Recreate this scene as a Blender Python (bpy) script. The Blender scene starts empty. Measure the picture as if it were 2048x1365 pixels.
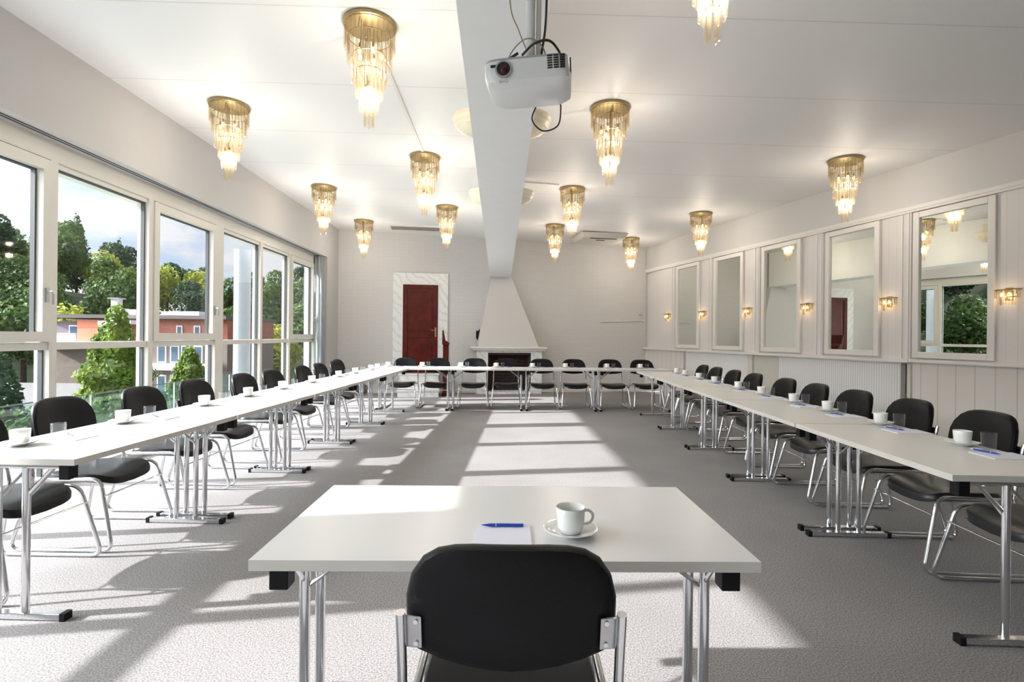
import bpy, bmesh, math, random
from mathutils import Vector, Matrix

# ------------------------------------------------------------------ camera, sky, sun, exposure
S = bpy.context.scene
COL = S.collection
PI = math.pi
CAM_H = 1.332
ROLL = 0.01
cam_d = bpy.data.cameras.new('camera')
cam_d.sensor_fit = 'HORIZONTAL'
cam_d.sensor_width = 36.0
cam_d.lens = 36.0 * 1034.0 / 2048.0
cam_d.shift_y = -9.5 / 2048.0
cam_d.clip_start = 0.05
cam_d.clip_end = 600
cam = bpy.data.objects.new('camera', cam_d)
COL.objects.link(cam)
_r, _u = Vector((math.cos(ROLL), 0, math.sin(ROLL))), Vector((-math.sin(ROLL), 0, math.cos(ROLL)))
_m = Matrix((_r, _u, Vector((0, -1, 0)))).transposed().to_4x4()
_m.translation = Vector((0, 0, CAM_H))
cam.matrix_world = _m
S.camera = cam

S.view_settings.view_transform = 'Standard'
S.view_settings.look = 'None'
S.view_settings.exposure = 0.0
S.view_settings.gamma = 1.0
S.view_settings.use_curve_mapping = False

SUN_DIR = Vector((1.0, 0.16, -1 / 1.95)).normalized()      # the way sunlight travels
SUN_STRENGTH = 15.0
SKY_GLOW = 28.0
sun_d = bpy.data.lights.new('sun', 'SUN')
sun_d.energy = SUN_STRENGTH
sun_d.angle = math.radians(0.8)
sun_d.color = (1.0, 0.985, 0.98)
sun = bpy.data.objects.new('sun', sun_d)
sun.rotation_euler = SUN_DIR.to_track_quat('-Z', 'Y').to_euler()
sun.location = (-30, 0, 25)
COL.objects.link(sun)

W = bpy.data.worlds.new('sky')
S.world = W
W.use_nodes = True
nt = W.node_tree
nt.nodes.clear()
def nd(tree, typ, **kw):
    n = tree.nodes.new(typ)
    for k, v in kw.items():
        setattr(n, k, v)
    return n
wo = nd(nt, 'ShaderNodeOutputWorld')
bg = nd(nt, 'ShaderNodeBackground')
nt.links.new(bg.outputs[0], wo.inputs[0])
tc = nd(nt, 'ShaderNodeTexCoord')
sep = nd(nt, 'ShaderNodeSeparateXYZ')
nt.links.new(tc.outputs['Generated'], sep.inputs[0])
ramp = nd(nt, 'ShaderNodeValToRGB')                          # blue deepens with height
ramp.color_ramp.elements[0].position = 0.0
ramp.color_ramp.elements[0].color = (0.62, 0.76, 0.93, 1)
ramp.color_ramp.elements[1].position = 0.55
ramp.color_ramp.elements[1].color = (0.30, 0.52, 0.88, 1)
nt.links.new(sep.outputs[2], ramp.inputs[0])
mp = nd(nt, 'ShaderNodeMapping')
mp.inputs['Scale'].default_value = (2.2, 2.2, 5.5)
mp.inputs['Location'].default_value = (0.35, 1.9, 0.2)
nt.links.new(tc.outputs['Generated'], mp.inputs[0])
nz = nd(nt, 'ShaderNodeTexNoise')
nz.inputs['Scale'].default_value = 1.9
nz.inputs['Detail'].default_value = 7
nz.inputs['Roughness'].default_value = 0.55
nt.links.new(mp.outputs[0], nz.inputs['Vector'])
cr = nd(nt, 'ShaderNodeValToRGB')
cr.color_ramp.elements[0].position = 0.38
cr.color_ramp.elements[1].position = 0.50
nt.links.new(nz.outputs[0], cr.inputs[0])
mx = nd(nt, 'ShaderNodeMix', data_type='RGBA')
nt.links.new(cr.outputs[0], mx.inputs['Factor'])
nt.links.new(ramp.outputs[0], mx.inputs['A'])
mx.inputs['B'].default_value = (0.93, 0.94, 0.97, 1)
dotn = nd(nt, 'ShaderNodeVectorMath', operation='DOT_PRODUCT')   # broad bright sky around the sun
nt.links.new(tc.outputs['Generated'], dotn.inputs[0])
dotn.inputs[1].default_value = tuple(-SUN_DIR)
mx0 = nd(nt, 'ShaderNodeMath', operation='MAXIMUM')
nt.links.new(dotn.outputs['Value'], mx0.inputs[0])
mx0.inputs[1].default_value = 0.0
pw = nd(nt, 'ShaderNodeMath', operation='POWER')
nt.links.new(mx0.outputs[0], pw.inputs[0])
pw.inputs[1].default_value = 7.0
ml = nd(nt, 'ShaderNodeMath', operation='MULTIPLY')
nt.links.new(pw.outputs[0], ml.inputs[0])
ml.inputs[1].default_value = SKY_GLOW
ad = nd(nt, 'ShaderNodeMix', data_type='RGBA', blend_type='ADD')
ad.inputs['Factor'].default_value = 1.0
comb = nd(nt, 'ShaderNodeCombineColor')
for i, k in enumerate((0.95, 0.98, 1.0)):
    m_ = nd(nt, 'ShaderNodeMath', operation='MULTIPLY')
    nt.links.new(ml.outputs[0], m_.inputs[0])
    m_.inputs[1].default_value = k
    nt.links.new(m_.outputs[0], comb.inputs[i])
nt.links.new(mx.outputs['Result'], ad.inputs['A'])
nt.links.new(comb.outputs[0], ad.inputs['B'])
nt.links.new(ad.outputs['Result'], bg.inputs[0])
bg.inputs[1].default_value = 1.0
LAMP_W = 27.0                                                # watts in each chandelier
SCONCE_W = 0.9

# ------------------------------------------------------------------ materials
MATS = {}
def mat(name, col, rough=0.6, metal=0.0, noise=0.0, nscale=8.0, bump=0.0, bscale=60.0, spec=0.5, coat=0.0):
    m = bpy.data.materials.new(name)
    m.use_nodes = True
    t = m.node_tree
    b = t.nodes['Principled BSDF']
    b.inputs['Base Color'].default_value = (*col, 1)
    b.inputs['Roughness'].default_value = rough
    b.inputs['Metallic'].default_value = metal
    b.inputs['Specular IOR Level'].default_value = spec
    b.inputs['Coat Weight'].default_value = coat
    co = nd(t, 'ShaderNodeTexCoord')
    n = nd(t, 'ShaderNodeTexNoise')
    n.inputs['Scale'].default_value = nscale
    n.inputs['Detail'].default_value = 4
    t.links.new(co.outputs['Object'], n.inputs['Vector'])
    r = nd(t, 'ShaderNodeMapRange')
    r.inputs['To Min'].default_value = 1 - noise
    r.inputs['To Max'].default_value = 1 + noise
    r.inputs['From Min'].default_value = 0.3
    r.inputs['From Max'].default_value = 0.7
    t.links.new(n.outputs[0], r.inputs[0])
    v = nd(t, 'ShaderNodeMix', data_type='RGBA', blend_type='MULTIPLY')
    v.inputs['Factor'].default_value = 1
    v.inputs['A'].default_value = (*col, 1)
    t.links.new(r.outputs[0], v.inputs['B'])
    t.links.new(v.outputs['Result'], b.inputs['Base Color'])
    if bump:
        n2 = nd(t, 'ShaderNodeTexNoise')
        n2.inputs['Scale'].default_value = bscale
        n2.inputs['Detail'].default_value = 3
        t.links.new(co.outputs['Object'], n2.inputs['Vector'])
        bp = nd(t, 'ShaderNodeBump')
        bp.inputs['Strength'].default_value = bump
        bp.inputs['Distance'].default_value = 0.01
        t.links.new(n2.outputs[0], bp.inputs['Height'])
        t.links.new(bp.outputs[0], b.inputs['Normal'])
    MATS[name] = m
    return m

def emit(name, col, strength):
    m = bpy.data.materials.new(name)
    m.use_nodes = True
    t = m.node_tree
    t.nodes.clear()
    o = nd(t, 'ShaderNodeOutputMaterial')
    e = nd(t, 'ShaderNodeEmission')
    e.inputs[0].default_value = (*col, 1)
    e.inputs[1].default_value = strength
    t.links.new(e.outputs[0], o.inputs[0])
    return m

def clear(name, tint, gloss=0.08, trans_white=0.0, white=(1, 1, 1), edge=True):
    """clear pane or crystal: see-through, a mirror share that grows at grazing angles, and (for crystal) some light scattered inside"""
    m = bpy.data.materials.new(name)
    m.use_nodes = True
    t = m.node_tree
    t.nodes.clear()
    o = nd(t, 'ShaderNodeOutputMaterial')
    tr = nd(t, 'ShaderNodeBsdfTransparent')
    tr.inputs[0].default_value = (*tint, 1)
    gl = nd(t, 'ShaderNodeBsdfGlossy')
    gl.inputs['Roughness'].default_value = 0.03
    mixa = nd(t, 'ShaderNodeMixShader')
    lw = nd(t, 'ShaderNodeLayerWeight')
    lw.inputs['Blend'].default_value = 0.25
    fp_ = nd(t, 'ShaderNodeMath', operation='POWER')
    t.links.new(lw.outputs['Facing'], fp_.inputs[0])
    fp_.inputs[1].default_value = 2.5
    lw.inputs['Blend'].default_value = 0.5
    mm = nd(t, 'ShaderNodeMath', operation='MULTIPLY')
    t.links.new(fp_.outputs[0], mm.inputs[0])
    mm.inputs[1].default_value = gloss
    t.links.new(mm.outputs[0], mixa.inputs[0])
    t.links.new(tr.outputs[0], mixa.inputs[1])
    t.links.new(gl.outputs[0], mixa.inputs[2])
    last = mixa
    if trans_white:
        tl = nd(t, 'ShaderNodeBsdfTranslucent')
        tl.inputs[0].default_value = (*white, 1)
        df = nd(t, 'ShaderNodeBsdfDiffuse')
        df.inputs[0].default_value = (*white, 1)
        mt = nd(t, 'ShaderNodeMixShader')
        mt.inputs[0].default_value = 0.5
        t.links.new(tl.outputs[0], mt.inputs[1])
        t.links.new(df.outputs[0], mt.inputs[2])
        m2 = nd(t, 'ShaderNodeMixShader')
        m2.inputs[0].default_value = trans_white
        t.links.new(mixa.outputs[0], m2.inputs[1])
        t.links.new(mt.outputs[0], m2.inputs[2])
        last = m2
    t.links.new(last.outputs[0], o.inputs[0])
    return m

def stripes_mat(name, col, groove, axis, pitch, width, start=0.0, rough=0.6, depth=0.25):
    """plain paint with thin grooves every `pitch` metres along one axis (object space)"""
    m = mat(name, col, rough, noise=0.015, nscale=3)
    t = m.node_tree
    b = t.nodes['Principled BSDF']
    co = nd(t, 'ShaderNodeTexCoord')
    sp = nd(t, 'ShaderNodeSeparateXYZ')
    t.links.new(co.outputs['Object'], sp.inputs[0])
    a = nd(t, 'ShaderNodeMath', operation='SUBTRACT')
    t.links.new(sp.outputs[axis], a.inputs[0])
    a.inputs[1].default_value = start - pitch / 2
    md = nd(t, 'ShaderNodeMath', operation='FLOORED_MODULO')
    t.links.new(a.outputs[0], md.inputs[0])
    md.inputs[1].default_value = pitch
    c = nd(t, 'ShaderNodeMath', operation='SUBTRACT')
    t.links.new(md.outputs[0], c.inputs[0])
    c.inputs[1].default_value = pitch / 2
    ab = nd(t, 'ShaderNodeMath', operation='ABSOLUTE')
    t.links.new(c.outputs[0], ab.inputs[0])
    lt = nd(t, 'ShaderNodeMath', operation='LESS_THAN')
    t.links.new(ab.outputs[0], lt.inputs[0])
    lt.inputs[1].default_value = width / 2
    mxx = nd(t, 'ShaderNodeMix', data_type='RGBA')
    t.links.new(lt.outputs[0], mxx.inputs['Factor'])
    mxx.inputs['A'].default_value = (*col, 1)
    mxx.inputs['B'].default_value = (*groove, 1)
    t.links.new(mxx.outputs['Result'], b.inputs['Base Color'])
    bp = nd(t, 'ShaderNodeBump', invert=True)
    bp.inputs['Strength'].default_value = depth
    bp.inputs['Distance'].default_value = 0.01
    t.links.new(lt.outputs[0], bp.inputs['Height'])
    t.links.new(bp.outputs[0], b.inputs['Normal'])
    return m

WHITE = (0.585, 0.577, 0.565)
M_ceil = stripes_mat('ceiling_paint', (0.80, 0.80, 0.805), (0.655, 0.65, 0.65), 1, 1.15, 0.012, 3.65, 0.55, 0.3)
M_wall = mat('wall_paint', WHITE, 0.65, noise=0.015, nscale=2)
M_bulk = mat('shaded_bulkhead_paint', (0.48, 0.47, 0.46), 0.65, noise=0.015, nscale=2)  # same white paint as the walls, darkened to carry the bulkhead's shade
M_beam = mat('beam_paint', (0.87, 0.875, 0.875), 0.5, noise=0.01)
M_panel = stripes_mat('panel_paint', (0.71, 0.68, 0.66), (0.63, 0.60, 0.58), 1, 0.105, 0.006, 0.03, 0.5, 0.25)
M_panel_low = stripes_mat('low_panel_paint', (0.71, 0.68, 0.645), (0.54, 0.51, 0.48), 1, 0.19, 0.012, 0.06, 0.5, 0.4)
M_trim = mat('trim_paint', (0.74, 0.715, 0.685), 0.45, noise=0.01)
M_frame = mat('window_frame_paint', (0.60, 0.585, 0.53), 0.4, noise=0.015)
M_gasket = mat('gasket', (0.05, 0.055, 0.06), 0.5)
M_glass = clear('window_glass', (0.975, 0.978, 0.98), 0.25)
M_tumbler = clear('tumbler_glass', (0.985, 0.988, 0.99), 0.4, 0.02)
M_rail_glass = clear('balustrade_glass', (0.72, 0.86, 0.84), 0.4)
M_crystal = clear('crystal', (0.93, 0.89, 0.82), 0.45, 0.05, (1.0, 0.90, 0.70))
M_brass = mat('brass', (0.36, 0.28, 0.14), 0.38, 0.9, noise=0.08, nscale=30)
M_bulb = emit('bulb_glow', (1.0, 0.76, 0.40), 3.2)
M_chrome = mat('chrome', (0.74, 0.75, 0.77), 0.13, 1.0, noise=0.02, nscale=20)
M_steel = mat('plated_steel', (0.55, 0.56, 0.58), 0.3, 1.0, noise=0.04, nscale=25)
M_vinyl_seat = mat('black_seat_vinyl', (0.010, 0.011, 0.012), 0.30, noise=0.10, nscale=6, bump=0.03, bscale=220, spec=0.30)
M_vinyl = mat('black_vinyl', (0.008, 0.008, 0.009), 0.40, noise=0.10, nscale=6, bump=0.10, bscale=220, spec=0.13)
M_shell = mat('black_shell', (0.012, 0.012, 0.013), 0.5, noise=0.05)
M_top = mat('white_laminate', (0.69, 0.69, 0.68), 0.30, noise=0.01, nscale=3)
M_edge = mat('laminate_edge', (0.56, 0.54, 0.50), 0.45, noise=0.02)
M_plastic = mat('black_plastic', (0.008, 0.008, 0.009), 0.45, spec=0.15)
M_china = mat('white_china', (0.82, 0.83, 0.81), 0.12, coat=0.5)
M_paper = mat('white_paper', (0.76, 0.76, 0.85), 0.7)
M_pen = mat('blue_pen_plastic', (0.012, 0.06, 0.42), 0.3)
M_penw = mat('pale_pen_plastic', (0.75, 0.77, 0.82), 0.3)
M_wood = mat('mahogany', (0.085, 0.008, 0.004), 0.40, noise=0.35, nscale=7, spec=0.25)
M_mirror = mat('mirror_silver', (0.80, 0.83, 0.78), 0.004, 1.0)
M_rad = stripes_mat('radiator_enamel', (0.80, 0.80, 0.80), (0.63, 0.63, 0.64), 1, 0.035, 0.011, 0.0, 0.4, 0.9)
M_proj = mat('projector_white', (0.74, 0.75, 0.74), 0.35, noise=0.01)
M_projg = mat('projector_grey', (0.36, 0.36, 0.38), 0.4)
M_dark = mat('dark_cavity', (0.012, 0.010, 0.010), 0.7)
M_lens = mat('lens_coating', (0.06, 0.012, 0.016), 0.05, 0.3)
M_cable = mat('black_cable', (0.015, 0.014, 0.013), 0.5)
M_cable2 = mat('olive_cable', (0.30, 0.27, 0.16), 0.5)
M_cream = mat('cream_ceramic', (0.80, 0.74, 0.58), 0.4, noise=0.04)
M_curtain = mat('grey_curtain_fabric', (0.33, 0.36, 0.37), 0.9, noise=0.06)
M_concrete = mat('terrace_concrete', (0.55, 0.54, 0.51), 0.9, noise=0.12, nscale=4)
M_outcol = mat('shaded_column_plaster', (0.26, 0.29, 0.33), 0.6, noise=0.03)  # white plaster with the blue-grey of its shaded side put into the colour

# carpet: speckled loop pile
M_carpet = mat('grey_carpet', (0.30, 0.285, 0.285), 0.95, spec=0.1)
t = M_carpet.node_tree
b = t.nodes['Principled BSDF']
co = nd(t, 'ShaderNodeTexCoord')
n1 = nd(t, 'ShaderNodeTexNoise'); n1.inputs['Scale'].default_value = 140; n1.inputs['Detail'].default_value = 3
n2 = nd(t, 'ShaderNodeTexNoise'); n2.inputs['Scale'].default_value = 1.2; n2.inputs['Detail'].default_value = 3
t.links.new(co.outputs['Object'], n1.inputs['Vector']); t.links.new(co.outputs['Object'], n2.inputs['Vector'])
rp = nd(t, 'ShaderNodeValToRGB')
rp.color_ramp.elements[0].position = 0.30; rp.color_ramp.elements[0].color = (0.130, 0.124, 0.124, 1)
rp.color_ramp.elements[1].position = 0.70; rp.color_ramp.elements[1].color = (0.365, 0.350, 0.348, 1)
t.links.new(n1.outputs[0], rp.inputs[0])
r2 = nd(t, 'ShaderNodeMapRange'); r2.inputs['To Min'].default_value = 0.92; r2.inputs['To Max'].default_value = 1.08
r2.inputs['From Min'].default_value = 0.3; r2.inputs['From Max'].default_value = 0.7
t.links.new(n2.outputs[0], r2.inputs[0])
vm = nd(t, 'ShaderNodeMix', data_type='RGBA', blend_type='MULTIPLY'); vm.inputs['Factor'].default_value = 1
t.links.new(rp.outputs[0], vm.inputs['A']); t.links.new(r2.outputs[0], vm.inputs['B'])
t.links.new(vm.outputs['Result'], b.inputs['Base Color'])
bp = nd(t, 'ShaderNodeBump'); bp.inputs['Strength'].default_value = 0.35; bp.inputs['Distance'].default_value = 0.004
t.links.new(n1.outputs[0], bp.inputs['Height']); t.links.new(bp.outputs[0], b.inputs['Normal'])

# white-painted brick
M_brick = mat('white_painted_brick', WHITE, 0.6)
t = M_brick.node_tree
b = t.nodes['Principled BSDF']
co = nd(t, 'ShaderNodeTexCoord')
mpp = nd(t, 'ShaderNodeMapping'); mpp.inputs['Rotation'].default_value = (PI / 2, 0, 0)
t.links.new(co.outputs['Object'], mpp.inputs[0])
bk = nd(t, 'ShaderNodeTexBrick')
bk.inputs['Scale'].default_value = 1.0
bk.inputs['Brick Width'].default_value = 0.23
bk.inputs['Row Height'].default_value = 0.078
bk.inputs['Mortar Size'].default_value = 0.006
bk.inputs['Color1'].default_value = (0.585, 0.577, 0.565, 1)
bk.inputs['Color2'].default_value = (0.575, 0.567, 0.555, 1)
bk.inputs['Mortar'].default_value = (0.555, 0.547, 0.535, 1)
t.links.new(mpp.outputs[0], bk.inputs['Vector'])
t.links.new(bk.outputs['Color'], b.inputs['Base Color'])
bp = nd(t, 'ShaderNodeBump', invert=True); bp.inputs['Strength'].default_value = 0.25; bp.inputs['Distance'].default_value = 0.004
t.links.new(bk.outputs['Fac'], bp.inputs['Height']); t.links.new(bp.outputs[0], b.inputs['Normal'])

# veined marble
M_marble = mat('veined_marble', (0.74, 0.75, 0.74), 0.25)
t = M_marble.node_tree
b = t.nodes['Principled BSDF']
co = nd(t, 'ShaderNodeTexCoord')
wv = nd(t, 'ShaderNodeTexWave', wave_type='BANDS', bands_direction='DIAGONAL')
wv.inputs['Scale'].default_value = 2.9; wv.inputs['Distortion'].default_value = 9; wv.inputs['Detail'].default_value = 4
t.links.new(co.outputs['Object'], wv.inputs['Vector'])
rp = nd(t, 'ShaderNodeValToRGB')
rp.color_ramp.elements[0].position = 0.05; rp.color_ramp.elements[0].color = (0.62, 0.645, 0.65, 1)
rp.color_ramp.elements[1].position = 0.35; rp.color_ramp.elements[1].color = (0.74, 0.75, 0.74, 1)
t.links.new(wv.outputs[0], rp.inputs[0]); t.links.new(rp.outputs[0], b.inputs['Base Color'])

# dark brick inside the firebox
M_firebrick = mat('firebox_brick', (0.05, 0.02, 0.02), 0.9)
t = M_firebrick.node_tree
b = t.nodes['Principled BSDF']
co = nd(t, 'ShaderNodeTexCoord')
mpp = nd(t, 'ShaderNodeMapping'); mpp.inputs['Rotation'].default_value = (PI / 2, 0, 0)
t.links.new(co.outputs['Object'], mpp.inputs[0])
bk = nd(t, 'ShaderNodeTexBrick')
bk.inputs['Scale'].default_value = 1.0; bk.inputs['Brick Width'].default_value = 0.22; bk.inputs['Row Height'].default_value = 0.075
bk.inputs['Mortar Size'].default_value = 0.008
bk.inputs['Color1'].default_value = (0.035, 0.012, 0.011, 1); bk.inputs['Color2'].default_value = (0.018, 0.008, 0.008, 1); bk.inputs['Mortar'].default_value = (0.04, 0.03, 0.028, 1)
t.links.new(mpp.outputs[0], bk.inputs['Vector']); t.links.new(bk.outputs['Color'], b.inputs['Base Color'])

# ------------------------------------------------------------------ mesh helpers
class MB:
    def __init__(s):
        s.v, s.f, s.mi = [], [], []
    def add(s, vs, fs, mi=0):
        o = len(s.v)
        s.v += [tuple(v) for v in vs]
        s.f += [tuple(i + o for i in f) for f in fs]
        s.mi += [mi] * len(fs)
        return s
    def hexa(s, p, mi=0):
        """eight corners: bottom ring 0-3, top ring 4-7"""
        return s.add(p, [(3, 2, 1, 0), (4, 5, 6, 7), (0, 1, 5, 4), (1, 2, 6, 5), (2, 3, 7, 6), (3, 0, 4, 7)], mi)
    def box(s, x0, x1, y0, y1, z0, z1, mi=0):
        return s.hexa([(x0, y0, z0), (x1, y0, z0), (x1, y1, z0), (x0, y1, z0), (x0, y0, z1), (x1, y0, z1), (x1, y1, z1), (x0, y1, z1)], mi)
    def tube(s, path, r, n=8, mi=0, caps=True):
        P = [Vector(p) for p in path]
        rs = r if isinstance(r, (list, tuple)) else [r] * len(P)
        prev = None
        base = len(s.v)
        for i, p in enumerate(P):
            d = (P[min(i + 1, len(P) - 1)] - P[max(i - 1, 0)]).normalized()
            if prev is None:
                a = Vector((0, 0, 1)) if abs(d.z) < 0.9 else Vector((1, 0, 0))
                u = d.cross(a).normalized()
            else:
                u = (prev - d * prev.dot(d)).normalized()
            prev = u
            w = d.cross(u)
            for k in range(n):
                an = 2 * PI * k / n
                s.v.append(tuple(p + (u * math.cos(an) + w * math.sin(an)) * rs[i]))
        for i in range(len(P) - 1):
            for k in range(n):
                a, b_ = base + i * n + k, base + i * n + (k + 1) % n
                s.f.append((a, b_, b_ + n, a + n)); s.mi.append(mi)
        if caps:
            s.f.append(tuple(base + k for k in range(n))[::-1]); s.mi.append(mi)
            e = base + (len(P) - 1) * n
            s.f.append(tuple(e + k for k in range(n))); s.mi.append(mi)
        return s
    def lathe(s, prof, n=24, c=(0, 0, 0), mi=0, a0=0.0, a1=2 * PI):
        full = abs(a1 - a0 - 2 * PI) < 1e-6
        m = n if full else n + 1
        base = len(s.v)
        for r, z in prof:
            for k in range(m):
                a = a0 + (a1 - a0) * k / n
                s.v.append((c[0] + r * math.cos(a), c[1] + r * math.sin(a), c[2] + z))
        for i in range(len(prof) - 1):
            for k in range(n):
                k2 = (k + 1) % m
                q = (base + i * m + k, base + i * m + k2, base + (i + 1) * m + k2, base + (i + 1) * m + k)
                s.f.append(q); s.mi.append(mi)
        return s
    def prism(s, outline, h0, h1, axis='z', mi=0):
        """outline polygon extruded along an axis; outline pairs are the other two coordinates in order"""
        n = len(outline)
        def pt(a, b_, h):
            return {'z': (a, b_, h), 'y': (a, h, b_), 'x': (h, a, b_)}[axis]
        vs = [pt(a, b_, h0) for a, b_ in outline] + [pt(a, b_, h1) for a, b_ in outline]
        fs = [tuple(range(n))[::-1], tuple(range(n, 2 * n))] + [(i, (i + 1) % n, n + (i + 1) % n, n + i) for i in range(n)]
        return s.add(vs, fs, mi)
    def mesh(s, name, mats, smooth=False):
        me = bpy.data.meshes.new(name)
        me.from_pydata(s.v, [], s.f)
        for m in (mats if isinstance(mats, (list, tuple)) else [mats]):
            me.materials.append(m)
        me.polygons.foreach_set('material_index', s.mi)
        bm = bmesh.new(); bm.from_mesh(me)
        bmesh.ops.recalc_face_normals(bm, faces=bm.faces)
        bm.to_mesh(me); bm.free()
        if smooth:
            me.polygons.foreach_set('use_smooth', [True] * len(me.polygons))
            me.set_sharp_from_angle(angle=math.radians(40))
        me.update()
        return me
    def obj(s, name, mats, parent=None, smooth=False, bevel=0.0):
        o = bpy.data.objects.new(name, s.mesh(name, mats, smooth))
        COL.objects.link(o)
        if parent is not None:
            o.parent = parent
        if bevel:
            md = o.modifiers.new('soft_edges', 'BEVEL')
            md.width = bevel; md.segments = 2; md.limit_method = 'ANGLE'
        return o

def link(name, me, parent):
    o = bpy.data.objects.new(name, me)
    COL.objects.link(o)
    o.parent = parent
    return o
def tag(o, label, cat, group=None):
    o['label'] = label; o['category'] = cat
    if group: o['group'] = group
    return o
def thing(name, label, cat, loc=(0, 0, 0), rz=0.0, group=None):
    o = bpy.data.objects.new(name, None)
    o.empty_display_size = 0.1
    COL.objects.link(o)
    o.location = loc; o.rotation_euler = (0, 0, rz)
    return tag(o, label, cat, group)
def struct(o):
    o['kind'] = 'structure'
    return o
def dup(root, loc, rz, label=None, group=None):
    r = root.copy(); COL.objects.link(r)
    r.location = loc; r.rotation_euler = (0, 0, rz)
    if label: r['label'] = label
    if group: r['group'] = group
    def kids(src, dst):
        for ch in list(src.children):
            c = ch.copy(); COL.objects.link(c); c.parent = dst
            kids(ch, c)
    kids(root, r)
    return r
def superellipse(a, b_, p, n):
    out = []
    for k in range(n):
        t_ = 2 * PI * k / n
        c, s_ = math.cos(t_), math.sin(t_)
        out.append((a * math.copysign(abs(c) ** (2 / p), c), b_ * math.copysign(abs(s_) ** (2 / p), s_)))
    return out
def smooth_path(pts, sub=5):
    """Catmull-Rom through points"""
    P = [Vector(p) for p in pts]
    P = [P[0] * 2 - P[1]] + P + [P[-1] * 2 - P[-2]]
    out = []
    for i in range(1, len(P) - 2):
        p0, p1, p2, p3 = P[i - 1:i + 3]
        for k in range(sub):
            u = k / sub
            out.append(0.5 * ((2 * p1) + (p2 - p0) * u + (2 * p0 - 5 * p1 + 4 * p2 - p3) * u * u + (3 * p1 - p0 - 3 * p2 + p3) * u ** 3))
    out.append(P[-2])
    return out
def fillet(pts, r, seg=4):
    """polyline with rounded corners"""
    P = [Vector(p) for p in pts]
    out = [P[0]]
    for i in range(1, len(P) - 1):
        a, b_, c = P[i - 1], P[i], P[i + 1]
        u, w = (a - b_), (c - b_)
        rr = min(r, u.length * 0.45, w.length * 0.45)
        p, q = b_ + u.normalized() * rr, b_ + w.normalized() * rr
        for k in range(seg + 1):
            t_ = k / seg
            out.append(p * (1 - t_) ** 2 + b_ * 2 * t_ * (1 - t_) + q * t_ ** 2)
    out.append(P[-1])
    return out
ORD = ['nearest', 'second', 'third', 'fourth', 'fifth', 'sixth', 'seventh', 'eighth', 'ninth', 'tenth']

# ------------------------------------------------------------------ room shell
Y0, YB = -3.4, 12.26                      # wall behind the camera; back wall at X = 0
BS = 0.152                                # back wall runs away to the right
def backY(x): return YB + BS * x
def ceilZ(x): return 3.621 - 0.02 * x
def leftX(y, off=0.0): return -3.74 - 0.024 * (y - 3.77) - off
def rightX(y, off=0.0): return 5.29 - 0.267 * (y - 5.36) - off
YLC, YRC = 11.66, 12.76                   # back corners

fl = MB()
fl.add([(leftX(Y0, .3), Y0, 0), (rightX(Y0) + .2, Y0, 0), (rightX(YRC) + .2, YRC + .1, 0), (leftX(YLC, .3), YLC + .1, 0),
        (leftX(Y0, .3), Y0, -.25), (rightX(Y0) + .2, Y0, -.25), (rightX(YRC) + .2, YRC + .1, -.25), (leftX(YLC, .3), YLC + .1, -.25)],
       [(0, 1, 2, 3), (7, 6, 5, 4), (0, 4, 5, 1), (1, 5, 6, 2), (2, 6, 7, 3), (3, 7, 4, 0)])
struct(fl.obj('floor', M_carpet))
def cz(x, y): return (x, y, ceilZ(x))
c = MB()
pts = [(leftX(Y0, .5), Y0), (rightX(Y0) + .2, Y0), (rightX(YRC) + .2, YRC + .15), (leftX(YLC, .5), YLC + .15)]
c.hexa([cz(*p) for p in pts] + [(p[0], p[1], ceilZ(p[0]) + .25) for p in pts])
struct(c.obj('ceiling', M_ceil))

# back wall (object-space x runs along it so the brick courses follow)
BA = math.atan(BS)
wb = MB(); wb.box(-4.2, 3.75, 0, 0.2, 0, 3.75)
o = struct(wb.obj('wall_back', M_brick)); o.location = (0, YB, 0); o.rotation_euler = (0, 0, BA)
bb = MB(); bb.box(-3.95, 3.3, -0.015, 0.0, 0, 0.10)
o = struct(bb.obj('baseboard_back', M_trim)); o.location = (0, YB, 0); o.rotation_euler = (0, 0, BA)
wf = MB(); wf.box(-4.4, 8.2, Y0 - .2, Y0, 0, 3.8)
struct(wf.obj('wall_front', M_wall))

# left wall: bulkhead, recessed window band, end returns
def lbox(mb, y0, y1, o0, o1, z0, z1, mi=0):
    a, b_, c_, d = (leftX(y0, o0), y0), (leftX(y1, o0), y1), (leftX(y1, o1), y1), (leftX(y0, o1), y0)
    zz = lambda p: (ceilZ(p[0]) if z1 is None else z1)
    return mb.hexa([(*a, z0), (*b_, z0), (*c_, z0), (*d, z0)] + [(p[0], p[1], zz(p)) for p in (a, b_, c_, d)], mi)
ZBK, ZHD, ZGT = 2.965, 2.80, 2.757
YW0, YW1 = 1.07, 10.90
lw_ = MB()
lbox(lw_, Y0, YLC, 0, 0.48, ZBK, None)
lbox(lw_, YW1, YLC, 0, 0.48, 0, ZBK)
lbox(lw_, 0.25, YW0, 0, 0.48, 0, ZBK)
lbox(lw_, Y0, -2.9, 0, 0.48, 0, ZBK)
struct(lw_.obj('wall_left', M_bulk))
hd = MB()
for a, b_ in ((YW0, YW1), (-2.9, 0.25)):
    lbox(hd, a, b_, 0.20, 0.36, ZHD, ZBK)
    lbox(hd, a, b_, 0.20, 0.36, 0.0, 0.09)
struct(hd.obj('trim_1', M_frame))
ev = MB()  # unseen outer eave, added to limit how far sunlight reaches across the floor
lbox(ev, Y0, YLC, 0.36, 0.54, 2.80, 3.3)
struct(ev.obj('sun_limit_eave', M_frame))
trk = thing('curtain_track', 'black double curtain track under the bulkhead above the windows', 'curtain track', (leftX(6), 6, ZBK))
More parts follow.
